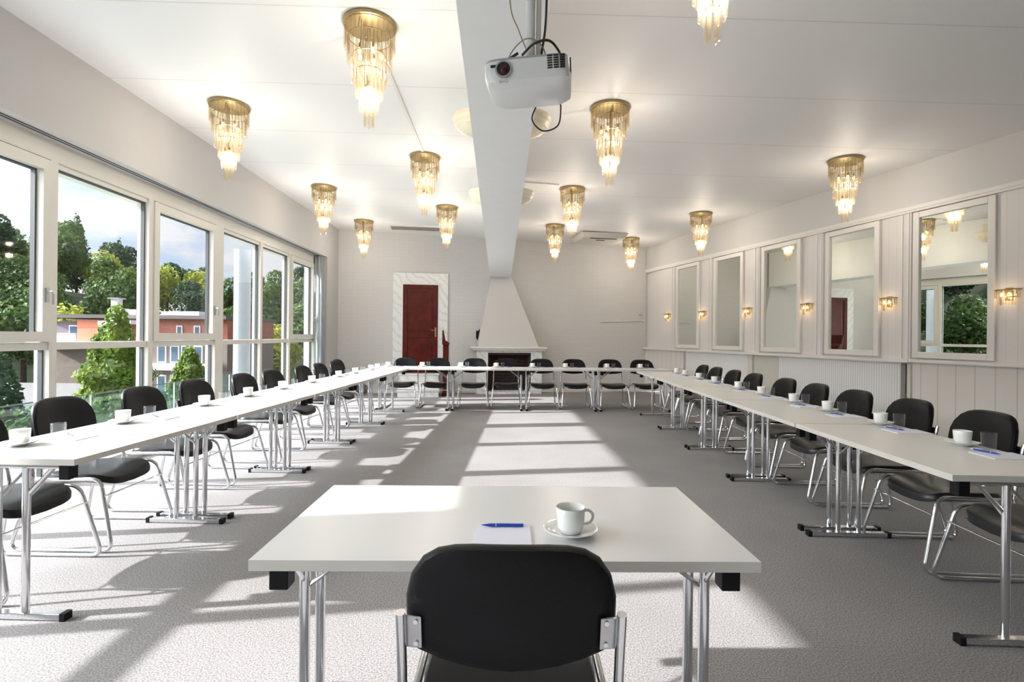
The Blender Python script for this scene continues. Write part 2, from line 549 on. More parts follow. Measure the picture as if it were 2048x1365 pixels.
for off in (0.085, 0.125):
    m = MB(); lbox(m, YW0, YW1, off, off + 0.012, ZBK - 0.006, ZBK)
    for i, v in enumerate(m.v): m.v[i] = (v[0] - trk.location.x, v[1] - 6, v[2] - ZBK)
    m.obj('rail', M_gasket, trk)
# mullion posts: far edge of each front face
POSTS = [2.05, 3.25, 4.495, 5.738, 7.195, 8.382, 9.506]
post_w = {7.195: 0.20}
edges = []
ps = MB()
for p in POSTS:
    w_ = post_w.get(p, 0.075)
    lbox(ps, p - w_, p, 0.20, 0.33, 0.09, ZHD)
    edges.append((p - w_, p))
lbox(ps, YW0, YW0 + .05, 0.20, 0.33, 0.09, ZHD)
lbox(ps, YW1 - .20, YW1, 0.20, 0.33, 0.09, ZHD)
for p in (-2.9, -1.65, -0.4, 0.19):  # posts of the added windows behind the camera
    lbox(ps, p, p + .06, 0.20, 0.33, 0.09, ZHD)
struct(ps.obj('trim_3', M_frame))
bays = []
prev = YW0 + .05
for a, b_ in edges:
    bays.append((prev, a)); prev = b_
bays.append((prev, YW1 - .20))
bays += [(-2.84, -1.65), (-1.59, -0.4), (-0.34, 0.19)]  # unseen windows behind the camera, added to let in more daylight
OPEN = {2, 4, 7}
for i, (a, b_) in enumerate(bays):
    n = i + 1
    f = MB()
    lbox(f, a, b_, 0.215, 0.31, 1.175, 1.24)                          # transom
    struct_o = f.obj('window_%d' % n, M_frame); struct(struct_o)
    tr_ = struct_o
    pn = MB(); lbox(pn, a, b_, 0.268, 0.276, 0.09, 1.18)
    pn.obj('lower_pane', M_glass, tr_)
    g = MB()
    lbox(g, a, a + .012, 0.25, 0.29, 0.09, 1.175); lbox(g, b_ - .012, b_, 0.25, 0.29, 0.09, 1.175)
    if i in OPEN:
        s_ = MB()
        lbox(s_, a, a + .085, 0.185, 0.29, 1.245, ZHD - .01); lbox(s_, b_ - .085, b_, 0.185, 0.29, 1.245, ZHD - .01)
        lbox(s_, a + .085, b_ - .085, 0.185, 0.29, 1.245, 1.33); lbox(s_, a + .085, b_ - .085, 0.185, 0.29, ZHD - .10, ZHD - .01)
        so = s_.obj('sash', M_frame, tr_)
        A, B, z0, z1 = a + .085, b_ - .085, 1.33, ZHD - .10
        h = MB()
        lbox(h, b_ - .062, b_ - .032, 0.172, 0.185, 1.58, 1.70)
        h.tube([(leftX(b_, .172), b_ - .047, 1.67), (leftX(b_, .13), b_ - .047, 1.67), (leftX(b_, .128), b_ - .047, 1.655), (leftX(b_, .128), b_ - .047, 1.56)], 0.009, 8)
        h.obj('window_handle', M_steel, so)
    else:
        A, B, z0, z1 = a, b_, 1.24, ZGT
        lbox(f2 := MB(), a, b_, 0.22, 0.31, ZGT, ZHD)
        f2.obj('head_bead', M_frame, tr_)
    pn = MB(); lbox(pn, A, B, 0.258, 0.266, z0, z1)
    pn.obj('upper_pane', M_glass, tr_)
    lbox(g, A, A + .014, 0.245, 0.285, z0, z1); lbox(g, B - .014, B, 0.245, 0.285, z0, z1)
    lbox(g, A, B, 0.245, 0.285, z1 - .012, z1)
    g.obj('gasket', M_gasket, tr_)
# grey curtain drawn to the far end of the windows
m = MB()
P = []
for k in range(25):
    P.append((leftX(10.8, 0.10 + 0.075 * math.cos(k * PI / 3)), 10.66 + 0.22 * k / 24))
for k in range(24):
    a, b_ = P[k], P[k + 1]
    m.add([(a[0], a[1], .1), (b_[0], b_[1], .1), (b_[0], b_[1], 2.955), (a[0], a[1], 2.955)], [(0, 1, 2, 3)])
o = tag(m.obj('curtain', M_curtain, smooth=True), 'grey folded curtain drawn to the far corner end of the windows', 'curtain')
md = o.modifiers.new('cloth_thickness', 'SOLIDIFY'); md.thickness = 0.006

# right wall: plain upper part, saw-tooth panelled bays with mirrors, low wall with radiators
def rbox(mb, y0, y1, o0, o1, z0, z1, mi=0):
    a, b_, c_, d = (rightX(y0, o0), y0), (rightX(y1, o0), y1), (rightX(y1, o1), y1), (rightX(y0, o1), y0)
    zz = lambda p: (ceilZ(p[0]) if z1 is None else z1)
    return mb.hexa([(*a, z0), (*b_, z0), (*c_, z0), (*d, z0)] + [(p[0], p[1], zz(p)) for p in (a, b_, c_, d)], mi)
rw = MB()
rbox(rw, Y0, YRC, 0.03, -0.25, 2.975, None)
struct(rw.obj('wall_right', M_wall))
STEP = [6.456 + 1.266 * k for k in range(-8, 6)]
TH = 0.022
def tooth(y, ya, yb):                      # surface of one bay: proud at its near end, set back at its far end
    u = (y - ya) / (yb - ya)
    return rightX(y) + TH * (2 * u - 1)
up = MB(); lowp = MB(); mol = MB()
for ya, yb in zip(STEP[:-1], STEP[1:]):
    if yb < Y0: continue
    a = max(ya, Y0); b_ = min(yb, YRC)
    xa, xb = tooth(a, ya, yb), tooth(b_, ya, yb)
    up.hexa([(xa, a, 1.06), (xb, b_, 1.06), (xb + .2, b_, 1.06), (xa + .2, a, 1.06), (xa, a, 2.975), (xb, b_, 2.975), (xb + .2, b_, 2.975), (xa + .2, a, 2.975)])
    # raised mouldings beside the step
    for dy in (0.02, 0.10):
        y1, y2 = a + dy, a + dy + .022
        if y2 < b_ and ya > Y0:
            x1, x2 = tooth(y1, ya, yb), tooth(y2, ya, yb)
            mol.hexa([(x1 - .012, y1, 1.10), (x2 - .012, y2, 1.10), (x2, y2, 1.10), (x1, y1, 1.10), (x1 - .012, y1, 2.94), (x2 - .012, y2, 2.94), (x2, y2, 2.94), (x1, y1, 2.94)])
up_o = struct(up.obj('wall_right_panels', M_panel))
struct(mol.obj('trim_4', M_trim))
rbox(lowp, Y0, 6.43, 0.02, -0.25, 0, 1.06)
rbox(lowp, 6.43, YRC, -0.10, -0.3, 0, 1.06)
rbox(lowp, 11.18, YRC, 0.02, -0.1, 0, 1.06)
struct(lowp.obj('wall_right_lower', M_panel_low))
tr5 = MB()
rbox(tr5, Y0, YRC, 0.055, 0.03, 2.955, 3.0)
rbox(tr5, Y0, YRC, 0.045, 0.0, 2.925, 2.955)
struct(tr5.obj('trim_5', M_trim))
tr6 = MB()
rbox(tr6, Y0, 6.43, 0.075, -0.05, 1.06, 1.10)
rbox(tr6, 6.43, YRC, 0.085, -0.12, 1.05, 1.09)
struct(tr6.obj('trim_6', M_trim))
tr7 = MB()
rbox(tr7, Y0, 5.6, 0.035, 0.02, 0, 0.1); rbox(tr7, 5.6, 6.43, 0.035, 0.02, 0, 0.1)
struct(tr7.obj('baseboard_right', M_trim))
tr8 = MB()
rbox(tr8, 9.13, 9.24, 0.04, -0.1, 0, 1.05)
rbox(tr8, 8.58, 9.13, 0.0, -0.1, 0, 1.05)
rbox(tr8, 6.43, 6.47, 0.045, 0.02, 0, 1.05)
struct(tr8.obj('trim_7', M_frame))

# mirrors
MIR_ANG = [15.2, 12.6, 13.0, 13.0, 13.0]     # each mirror hangs at its own slight angle
MIR_LAB = ['framed wall mirror nearest the camera, reflecting windows and a chandelier',
           'second framed wall mirror from the camera, reflecting the door and its marble surround',
           'middle of the five framed wall mirrors on the panelled wall',
           'fourth framed wall mirror from the camera, reflecting only blank wall',
           'farthest framed wall mirror, next to the back corner of the room']
for k in range(5):
    ya = STEP[7 + k]; yb = STEP[8 + k]
    ym0, ym1, z0, z1 = ya + .455, yb - .095, 1.19, 2.84
    yc = (ym0 + ym1) / 2
    xc = tooth(yc, ya, yb)
    ang = math.atan2(tooth(yb, ya, yb) - tooth(ya, ya, yb), yb - ya)
    t_ = thing('wall_mirror', MIR_LAB[k], 'mirror', (xc - .012, yc, z0), math.radians(MIR_ANG[k]), 'mirrors along the panelled wall')
    hw = (ym1 - ym0) / 2 / math.cos(ang)
    f = MB(); fw = 0.075; h = z1 - z0
    for (a, b_, c_, d) in ((-hw - fw, -hw, -fw, h + fw), (hw, hw + fw, -fw, h + fw), (-hw, hw, -fw, 0), (-hw, hw, h, h + fw)):
        f.box(-0.035, 0.012, a, b_, c_, d)
    f.obj('mirror_frame', M_trim, t_, bevel=0.006)
    g = MB(); g.box(-0.008, -0.002, -hw, hw, 0, h)
    g.obj('mirror_glass', M_mirror, t_)

# radiators under the mirrors
for (a, b_, lab) in ((6.57, 8.55, 'long ribbed white radiator below the second and third mirrors'), (9.26, 11.10, 'ribbed white radiator below the fourth and farthest mirrors')):
    yc = (a + b_) / 2
    t_ = thing('radiator', lab, 'radiator', (rightX(yc), yc, 0), 0.0, 'radiators on the panelled wall')
    ang = math.atan(0.267); t_.rotation_euler = (0, 0, ang)
    L = (b_ - a) / math.cos(ang)
    m = MB(); m.box(-0.03, 0.05, -L / 2, L / 2, 0.12, 1.03)
    m.obj('ribbed_panel', M_rad, t_, bevel=0.004)
    m = MB(); m.box(-0.038, 0.055, -L / 2 - .012, L / 2 + .012, 1.03, 1.048)
    m.obj('top_grille', M_trim, t_)
    for s_ in (-1, 1):
        m = MB(); m.box(-0.02, 0.04, s_ * (L / 2 - .1) - .015, s_ * (L / 2 - .1) + .015, 0, 0.12)
        m.obj('foot', M_trim, t_)
# wall socket
m = MB(); m.box(-.012, 0, -.04, .04, -.04, .04)
t_ = thing('wall_socket', 'white electrical socket low on the panelled wall beside the nearest right chair', 'socket', (rightX(5.86, .02), 5.86, .40), math.atan(.267))
m.obj('face_plate', M_trim, t_, bevel=.004)
m = MB(); m.tube([(-.013, 0, 0), (-.0115, 0, 0)], .019, 16); m.obj('plug_recess', M_projg, t_)

# beam
bm_ = MB()
def beam(y):
    u = (y - 2.51) / (12.2 - 2.51)
    return (-.289 - .241 * u, .169 - .209 * u, 2.96 - .25 * u)
ya, yb = Y0, 12.21
(xl0, xr0, z0), (xl1, xr1, z1) = beam(ya), beam(yb)
bm_.hexa([(xl0, ya, z0), (xr0, ya, z0), (xr1, yb, z1), (xl1, yb, z1), (xl0, ya, 3.64), (xr0, ya, 3.64), (xr1, yb, 3.64), (xl1, yb, 3.64)])
struct(bm_.obj('ceiling_beam', M_beam))
# ceiling trunking strips
m = MB()
def strip(mb, p, q, w, h):
    p, q = Vector(p), Vector(q); d = (q - p).normalized(); s_ = Vector((-d.y, d.x)) * w / 2
    v = [p + s_, p - s_, q - s_, q + s_]
    return mb.hexa([(a.x, a.y, ceilZ(a.x) - h) for a in v] + [(a.x, a.y, ceilZ(a.x)) for a in v])
strip(m, (-1.09, 4.06), (-1.14, 6.46), .028, .018)
tag(m.obj('cable_trunking', M_trim), 'thin white cable trunking on the ceiling between two chandeliers left of the beam', 'cable trunking')
m = MB(); strip(m, (0.12, 7.62), (0.68, 7.71), .022, .016)
tag(m.obj('cable_trunking', M_trim), 'short white cable trunking on the ceiling right of the beam', 'cable trunking')

# ------------------------------------------------------------------ door, steps, fireplace on the back wall
def on_back(o, x=0.0):
    o.location = (x, backY(x), 0); o.rotation_euler = (0, 0, BA)
dr = thing('door_1', 'dark red mahogany panelled door in a veined marble surround', 'door', rz=BA)
on_back(dr, -2.117); dr['kind'] = 'structure'
DW, DZ0, DZ1 = 0.40, 0.47, 2.50
m = MB()
m.box(-.625, -DW - .025, -.035, 0, DZ0, 2.765); m.box(DW + .025, .625, -.035, 0, DZ0, 2.765); m.box(-DW - .025, DW + .025, -.035, 0, 2.525, 2.765)
m.obj('marble_surround', M_marble, dr, bevel=.004)
m = MB()
m.box(-DW - .025, -DW, -.04, 0, DZ0, 2.525); m.box(DW, DW + .025, -.04, 0, DZ0, 2.525); m.box(-DW, DW, -.04, 0, 2.50, 2.525)
m.obj('jamb', M_trim, dr)
m = MB()
m.box(-DW, DW, -.012, 0, DZ0, DZ1)
def arch(x0, x1, z0, z1, rise, n=12):
    return [(x0, z0), (x1, z0), (x1, z1)] + [(x1 + (x0 - x1) * k / n, z1 + rise * math.sin(PI * k / n)) for k in range(1, n)] + [(x0, z1)]
m.box(-DW, -DW + .10, -.03, -.012, DZ0, DZ1); m.box(DW - .10, DW, -.03, -.012, DZ0, DZ1)
m.box(-DW + .10, DW - .10, -.03, -.012, DZ0, DZ0 + .14); m.box(-DW + .10, DW - .10, -.03, -.012, DZ1 - .09, DZ1); m.box(-DW + .10, DW - .10, -.03, -.012, 1.28, 1.40)
m.obj('door_leaf', M_wood, dr, bevel=.004)
m = MB()
m.prism(arch(-DW + .14, DW - .14, 1.44, 2.28, .07), -.026, -.012, 'y')
m.prism(arch(-DW + .14, DW - .14, DZ0 + .18, 1.18, .06), -.026, -.012, 'y')
m.obj('door_panel', M_wood, dr, bevel=.012)
m = MB()
m.box(DW - .07, DW - .035, -.038, -.03, 1.30, 1.52)
m.tube([(DW - .052, -.036, 1.45), (DW - .052, -.075, 1.45), (DW - .15, -.08, 1.45)], .009, 8)
m.obj('door_handle', M_brass, dr)
st = thing('marble_steps', 'pale marble steps leading up to the red door', 'steps', rz=BA)
on_back(st, -2.117)
for k, d in enumerate((.86, .58, .30)):
    m = MB(); m.box(-.45, .42, -d, -.30 * (2 - k) * 0 - .001, 0.155 * k, 0.155 * (k + 1) - .03)
    m.obj('riser_block', M_marble, st)
    m = MB(); m.box(-.47, .44, -d - .02, -.001, 0.155 * (k + 1) - .03, 0.155 * (k + 1))
    m.obj('tread', M_trim, st, bevel=.004)
# lectern beside the door
lc = thing('lectern', 'dark red wooden lectern with sloping top right of the door', 'lectern', (-1.47, 11.50, 0), BA); lc.scale = (.62, 1, 1)
m = MB(); m.box(-.13, .13, -.16, .16, 0, .05); m.obj('base', M_wood, lc, bevel=.006)
m = MB(); m.box(-.10, .10, -.12, .12, .05, 1.13); m.obj('pedestal', M_wood, lc, bevel=.004)
m = MB(); m.prism([(-.13, 1.13), (.12, 1.13), (.12, 1.17), (-.02, 1.23), (-.09, 1.45), (-.13, 1.45)], -.17, .17, 'y'); m.obj('sloping_top', M_wood, lc, bevel=.004)

fp = thing('fireplace', 'white fireplace with a tall tapering hood under the end of the beam', 'fireplace', rz=BA)
on_back(fp, -.10)
D = .34
m = MB()
m.box(-.76, -.50, -D, -.002, 0, 1.0); m.box(.50, .76, -D, -.002, 0, 1.0); m.box(-.50, .50, -D, -.002, .95, 1.0)
m.obj('surround', M_marble, fp, bevel=.005)
m = MB(); m.box(-.86, .82, -D - .06, -.002, 1.0, 1.045); m.box(-.90, .86, -D - .10, -.002, 1.045, 1.085)
m.obj('mantel_shelf', M_trim, fp, bevel=.006)
m = MB()
m.hexa([(-.74, -D - .05, 1.085), (.67, -D - .05, 1.085), (.67, -.002, 1.085), (-.74, -.002, 1.085), (-.43, -.14, 2.715), (.055, -.14, 2.715), (.055, -.002, 2.715), (-.43, -.002, 2.715)])
m.obj('hood', M_wall, fp)
m = MB()
m.box(-.50, .50, -.03, -.003, .06, .95); m.box(-.50, -.47, -D + .02, -.03, .06, .95); m.box(.47, .50, -D + .02, -.03, .06, .95); m.box(-.47, .47, -D + .02, -.03, .90, .95)
m.obj('firebox', M_firebrick, fp)
m = MB(); m.box(-.50, .50, -D - .02, -.002, 0, .06); m.obj('hearth', M_marble, fp)
m = MB()
for k in range(7): m.tube([(-.30 + .1 * k, -.30, .06), (-.30 + .1 * k, -.30, .22)], .008, 6)
m.tube([(-.32, -.30, .12), (.32, -.30, .12)], .008, 6); m.tube([(-.32, -.30, .22), (.32, -.30, .22)], .008, 6)
m.obj('fire_grate', M_dark, fp)
ph = thing('wall_phone', 'small black handset fixed to the wall left of the fireplace hood', 'phone', (-.80, backY(-.80), 1.36), BA)
m = MB(); m.box(-.045, .045, -.025, 0, -.09, .09); m.obj('cradle', M_plastic, ph, bevel=.006)
m = MB(); m.tube(smooth_path([(-.005, -.03, -.11), (.0, -.055, -.09), (.015, -.05, 0), (.03, -.055, .09), (.035, -.03, .11)], 4), [.02] * 4 + [.014] * 9 + [.02] * 4, 10); m.obj('handset', M_plastic, ph)
for z, lab in ((1.88, 'upper white switch on the back wall near the right corner'), (1.75, 'lower grey-edged switch on the back wall near the right corner')):
    x = 3.16 if z > 1.8 else 3.22
    t_ = thing('wall_switch', lab, 'switch', (x, backY(x), z), BA)
    m = MB(); m.box(-.045, .045, -.012, 0, -.03, .03); m.obj('face_plate', M_edge, t_, bevel=.003)
    m = MB(); m.box(-.035, .035, -.017, -.012, -.012, .022); m.obj('rocker', M_projg if z > 1.8 else M_trim, t_)
m = MB()
for x, r_ in ((3.27, .012),): m.tube([(x, backY(x) - .012, 1.15), (x, backY(x) - .012, 3.50)], r_, 8)
m.tube([(2.15, backY(2.15) - .012, 1.70), (3.27, backY(3.27) - .012, 1.74)], .010, 8)
tag(m.obj('wall_conduit', M_wall), 'thin painted cable conduit running up the back right corner', 'conduit')

# ceiling air units
t_ = thing('ceiling_grille', 'long slotted ventilation grille on the ceiling above the door', 'vent', (-2.02, 11.16, ceilZ(-2.02)), BA)
m = MB()
for (a, b_, c_, d) in ((-.64, .64, -.25, -.20), (-.64, .64, .20, .25), (-.64, -.60, -.20, .20), (.60, .64, -.20, .20)): m.box(a, b_, c_, d, -.035, .012)
m.obj('grille_frame', M_trim, t_)
m = MB(); m.box(-.60, .60, -.20, .20, -.022, .005); m.obj('duct_opening', M_dark, t_)
m = MB()
for y in (-.10, .0, .10): m.hexa([(-.60, y - .04, -.032), (.60, y - .04, -.032), (.60, y + .03, -.024), (-.60, y + .03, -.024), (-.60, y - .04, -.028), (.60, y - .04, -.028), (.60, y + .03, -.022), (-.60, y + .03, -.022)])
m.obj('louvre', M_wall, t_)
t_ = thing('air_conditioner', 'cream ceiling air conditioner cassette near the back right corner', 'air conditioner', (1.90, 11.5, ceilZ(1.90)), BA)
m = MB(); m.hexa([(-.46, -.42, -.12), (.46, -.42, -.12), (.46, .42, -.12), (-.46, .42, -.12), (-.52, -.48, -.012), (.52, -.48, -.012), (.52, .48, -.012), (-.52, .48, -.012)]); m.obj('cassette_body', M_edge, t_, bevel=.01)
m = MB(); m.box(-.30, .30, -.38, -.30, -.124, -.118); m.box(-.10, .10, -.16, -.10, -.124, -.118); m.obj('air_slot', M_dark, t_)

# shell-shaped uplights on both sides of the beam
for (y, side, lab) in ((4.75, -1, 'cream shell uplight on the left beam side, nearer the camera'), (7.2, -1, 'cream shell uplight on the left beam side, farther from the camera'),
                       (4.75, 1, 'cream shell uplight on the right beam side, nearer the camera'), (7.2, 1, 'cream shell uplight on the right beam side, farther from the camera')):
    xl, xr, zb = beam(y)
    t_ = thing('shell_uplight', lab, 'wall light', ((xl - .008 if side < 0 else xr + .008), y, 3.34), PI if side < 0 else 0, 'shell uplights on the beam')
    m = MB()
    prof = []
    for k in range(13):
        a = PI / 2 * k / 12
        prof.append((0.02 + .19 * math.sin(a) + .005 * math.sin(k * 3), -.17 * math.cos(a)))
    prof += [(.205, .004), (.19, .004)]
    m.lathe(prof, 20, (0, 0, 0), 0, -PI / 2, PI / 2)
    o = m.obj('shell_bowl', M_cream, t_, smooth=True)
    md = o.modifiers.new('rim', 'SOLIDIFY'); md.thickness = .008
    m = MB(); m.box(0, .012, -.10, .10, -.05, .17); m.obj('back_plate', M_cream, t_, bevel=.004)

# ------------------------------------------------------------------ chandeliers and wall lights
def rod_mesh(L, r=.011):
    m = MB()
    m.tube([(0, 0, 0), (0, 0, -L * .93), (0, 0, -L)], [r, r, r * .35], 5)
    return m.mesh('crystal_rod', M_crystal)
TIERS = [(.178, -.035, .165, 26), (.155, -.115, .20, 22), (.122, -.25, .21, 18), (.092, -.36, .20, 14), (.062, -.50, .16, 10), (.032, -.60, .17, 6)]
rods = {t_: rod_mesh(t_[2]) for t_ in TIERS}
pm = MB(); pm.lathe([(0, 0), (.192, 0), (.196, -.012), (.192, -.028), (.165, -.034), (0, -.034)], 36)
plate_me = pm.mesh('ceiling_plate', M_brass, True)
ring_me = {}
for t_ in TIERS:
    m = MB(); n = 24
    m.tube([(t_[0] * math.cos(2 * PI * k / n), t_[0] * math.sin(2 * PI * k / n), t_[1] + .004) for k in range(n + 1)], .0035, 6)
    if t_[1] < -.05:
        for k in range(3):
            a = 2 * PI * k / 3
            m.tube([(t_[0] * math.cos(a), t_[0] * math.sin(a), t_[1] + .004), (t_[0] * .9 * math.cos(a), t_[0] * .9 * math.sin(a), -.034)], .003, 5)
    ring_me[t_] = m.mesh('tier_ring', M_brass, True)
tier_me = {}
for t_ in TIERS:
    m = MB()
    for k in range(t_[3]):
        a = 2 * PI * (k + .5 * (TIERS.index(t_) % 2)) / t_[3]
        c_ = (t_[0] * math.cos(a), t_[0] * math.sin(a))
        m.tube([(*c_, t_[1]), (*c_, t_[1] - t_[2] * .93), (*c_, t_[1] - t_[2])], [.011, .011, .0035], 5)
    tier_me[t_] = m.mesh('crystal_fringe', M_crystal)
m = MB(); m.lathe([(0, .028), (.008, .024), (.014, .008), (.015, -.004), (.011, -.016), (0, -.022)], 10)
bulb_me = m.mesh('bulb', M_bulb, True)
m = MB(); m.tube([(0, 0, .022), (0, 0, .055)], .009, 8); sock_me = m.mesh('lamp_socket', M_brass, True)
m = MB(); m.tube([(0, 0, -.034), (0, 0, -.46)], .006, 6); stem_me = m.mesh('stem', M_brass, True)
BULBS = [(.085 * math.cos(2 * PI * k / 5), .085 * math.sin(2 * PI * k / 5), -.235) for k in range(5)] + [(.034 * math.cos(2 * PI * k / 3 + .4), .034 * math.sin(2 * PI * k / 3 + .4), -.50) for k in range(3)]
def chandelier(x, y, label, detailed):
    t_ = thing('chandelier', label, 'chandelier', (x, y, ceilZ(x)), random.Random(int(x * 100)).random(), 'tiered crystal chandeliers on the ceiling')
    link('ceiling_plate', plate_me, t_)
    link('stem', stem_me, t_)
    for T in TIERS:
        rg = link('tier_ring', ring_me[T], t_)
        if detailed:
            for k in range(T[3]):
                a = 2 * PI * (k + .5 * (TIERS.index(T) % 2)) / T[3]
                r_ = link('crystal_rod', rods[T], rg)
                r_.location = (T[0] * math.cos(a), T[0] * math.sin(a), T[1])
                r_.rotation_euler = (0, 0, a)
        else:
            link('crystal_fringe', tier_me[T], rg)
    for bpos in BULBS:
        b_ = link('bulb', bulb_me, t_); b_.location = bpos
        link('lamp_socket', sock_me, b_)
    for z, fr in ((-.32, .38), (-.57, .62)):
        ld = bpy.data.lights.new('chandelier_light', 'POINT')
        ld.energy = LAMP_W * fr; ld.color = (1.0, 0.945, 0.89); ld.shadow_soft_size = .05
        lo = bpy.data.objects.new('chandelier_light', ld); COL.objects.link(lo); lo.parent = t_; lo.location = (0, 0, z)
CH = [(-1.078, 3.84, 'large crystal chandelier nearest the camera, left of the projector', 1),
      (-2.924, 5.307, 'crystal chandelier nearest the camera beside the window bulkhead', 1),
      (-1.146, 6.673, 'crystal chandelier at the far end of the white ceiling trunking', 1),
      (-3.016, 8.228, 'second crystal chandelier from the camera beside the window bulkhead', 1),
      (-1.19, 9.28, 'crystal chandelier in front of the ceiling vent grille, left of the beam', 0),
      (-3.075, 10.658, 'crystal chandelier nearest the far left corner', 0),
      (1.0, 2.62, 'crystal chandelier cut off by the top of the picture', 1),
      (.947, 5.115, 'crystal chandelier right of the beam, just beyond the projector', 1),
      (.905, 7.928, 'middle crystal chandelier of the row right of the beam', 1),
      (.854, 10.542, 'crystal chandelier left of the ceiling air conditioner', 0),
      (2.66, 11.655, 'crystal chandelier nearest the back right corner', 0),
      (4.073, 6.347, 'crystal chandelier above the second mirror of the panelled wall', 1),
      (3.341, 9.2, 'crystal chandelier above the fourth and farthest mirrors', 0)]
for c_ in CH: chandelier(*c_)

m = MB()
n = 12
pa = [(-.105 * math.sin(PI * k / n) * .9, .115 * math.cos(PI * k / n), 0) for k in range(n + 1)]
m.tube(pa, .006, 6); m.tube([(p[0] * .62, p[1] * .62, -.075) for p in pa], .005, 6)
m.tube([(-.002, -.115, 0), (-.002, .115, 0)], .006, 6)
for s_ in (-1, 1): m.tube([(-.004, s_ * .07, 0), (-.004, s_ * .07, -.075)], .004, 5)
sc_ring = m.mesh('brass_bracket', M_brass, True)
m = MB(); m.box(-.008, 0, -.035, .035, -.11, .02); sc_plate = m.mesh('back_plate', M_brass)
sc_rod1, sc_rod2 = rod_mesh(.085, .008), rod_mesh(.085, .008)
SC_LAB = ['crystal wall light at the right edge, right of the largest mirror', 'crystal wall light between the nearest and second mirrors', 'crystal wall light between the second and middle mirrors',
          'crystal wall light between the middle and fourth mirrors', 'crystal wall light between the fourth and farthest mirrors', 'crystal wall light on the panel beyond the farthest mirror']
for k in range(6):
    ya, yb = STEP[7 + k], STEP[8 + k]
    y = ya + .275
    t_ = thing('wall_light', SC_LAB[k], 'wall light', (tooth(y, ya, yb), y, 1.875), math.atan(.17), 'crystal wall lights between the mirrors')
    link('back_plate', sc_plate, t_)
    br = link('brass_bracket', sc_ring, t_)
    for i in range(11):
        a = PI * (i + .5) / 11
        r_ = link('crystal_rod', sc_rod1, br); r_.location = (-.0945 * math.sin(a), .115 * math.cos(a), -.002)
    for i in range(8):
        a = PI * (i + .5) / 8
        r_ = link('crystal_rod', sc_rod2, br); r_.location = (-.0586 * math.sin(a), .0713 * math.cos(a), -.077)
    for y2 in (-.035, .035):
        b_ = link('bulb', bulb_me, t_); b_.location = (-.045, y2, -.055)
    ld = bpy.data.lights.new('wall_light_lamp', 'POINT'); ld.energy = SCONCE_W; ld.color = (1.0, .72, .42); ld.shadow_soft_size = .03
    lo = bpy.data.objects.new('wall_light_lamp', ld); COL.objects.link(lo); lo.parent = t_; lo.location = (-.07, 0, -.07)

# ------------------------------------------------------------------ projector under the beam
pj = thing('projector', 'white ceiling projector with a round lens hanging from the beam', 'projector', (.045, 1.82, 2.225))
pj.rotation_euler = (0, math.radians(-3.0), math.radians(-6))
body = MB()
n = 40
def se(a, b_, p, cx=0, cy=0): return [(cx + x, cy + y) for x, y in superellipse(a, b_, p, n)]
rings = [(.118, .085, .0, .012), (.150, .108, .018, .005), (.155, .112, .045, 0), (.155, .112, .088, 0), (.150, .108, .098, 0), (.12, .09, .100, 0)]
for a, b_, z, dx in rings:
    for x, y in se(a, b_, 7, dx, .112): body.v.append((x, y, z))
for i in range(len(rings) - 1):
    for k in range(n):
        k2 = (k + 1) % n
        body.f.append((i * n + k, i * n + k2, (i + 1) * n + k2, (i + 1) * n + k)); body.mi.append(1 if i >= 3 else 0)
body.f.append(tuple(range(n))[::-1]); body.mi.append(0)
body.f.append(tuple(range((len(rings) - 1) * n, len(rings) * n))); body.mi.append(1)
body.obj('casing', [M_proj, M_projg], pj, smooth=True)
m = MB(); m.tube([(-.082, .004, .055), (-.082, -.006, .055)], .030, 28); lens = m.obj('lens_ring', M_projg, pj, smooth=True)
m = MB(); m.tube([(-.082, -.0062, .055), (-.082, -.0072, .055)], .024, 28); m.obj('lens_barrel', M_dark, lens)
m = MB(); m.lathe([(0, .007), (.008, .006), (.013, .003), (.015, 0)], 20); lo = m.obj('lens_glass', M_lens, lens, smooth=True); lo.rotation_euler = (PI / 2, 0, 0); lo.location = (-.080, -.0074, .053)
m = MB(); m.box(-.128, -.108, -.0015, .003, .066, .074); m.obj('sensor_window', M_dark, pj)
for side in (0, 1):
    m = MB()
    for k in range(6):
        z = .044 + .0085 * k
        if side:
            for q in (.03, .065, .10, .135): m.box(.152, .1565, q, q + .03, z, z + .005)
        else:
            for q in (.073, .095, .117): m.box(q, q + .018, -.0012, .003, z, z + .005)
    m.obj('vent_grille', M_dark, pj)
def text_part(name, body_txt, size, parent, loc, rot, m_):
    cu = bpy.data.curves.new(name, 'FONT'); cu.body = body_txt; cu.size = size; cu.align_x = 'CENTER'; cu.extrude = .0004
    o = bpy.data.objects.new(name, cu); COL.objects.link(o); o.parent = parent; o.location = loc; o.rotation_euler = rot
    me = bpy.data.meshes.new_from_object(o); me.materials.clear(); me.materials.append(m_)
    r = bpy.data.objects.new(name, me); COL.objects.link(r); r.parent = parent; r.location = loc; r.rotation_euler = rot
    bpy.data.objects.remove(o)
    return r
text_part('lettering', 'BenQ', .014, pj, (-.083, -.0012, .008), (PI / 2, 0, 0), M_projg)
m = MB()
m.box(-.06, .06, .07, .19, .100, .112)
for s_ in (-1, 1): m.tube([(s_ * .05, .08, .10), (0, .125, .16)], .006, 8); m.tube([(s_ * .05, .17, .10), (0, .125, .16)], .006, 8)
m.obj('mount_plate', M_steel, pj)
m = MB(); m.tube([(.005, .125, .112), (.04, .10, .73)], .018, 14); m.obj('mount_pole', M_proj, pj, smooth=True)
m = MB(); m.tube([(.035, .14, .112), (.072, .12, .72)], .011, 10); m.obj('cable_duct', M_trim, pj, smooth=True)
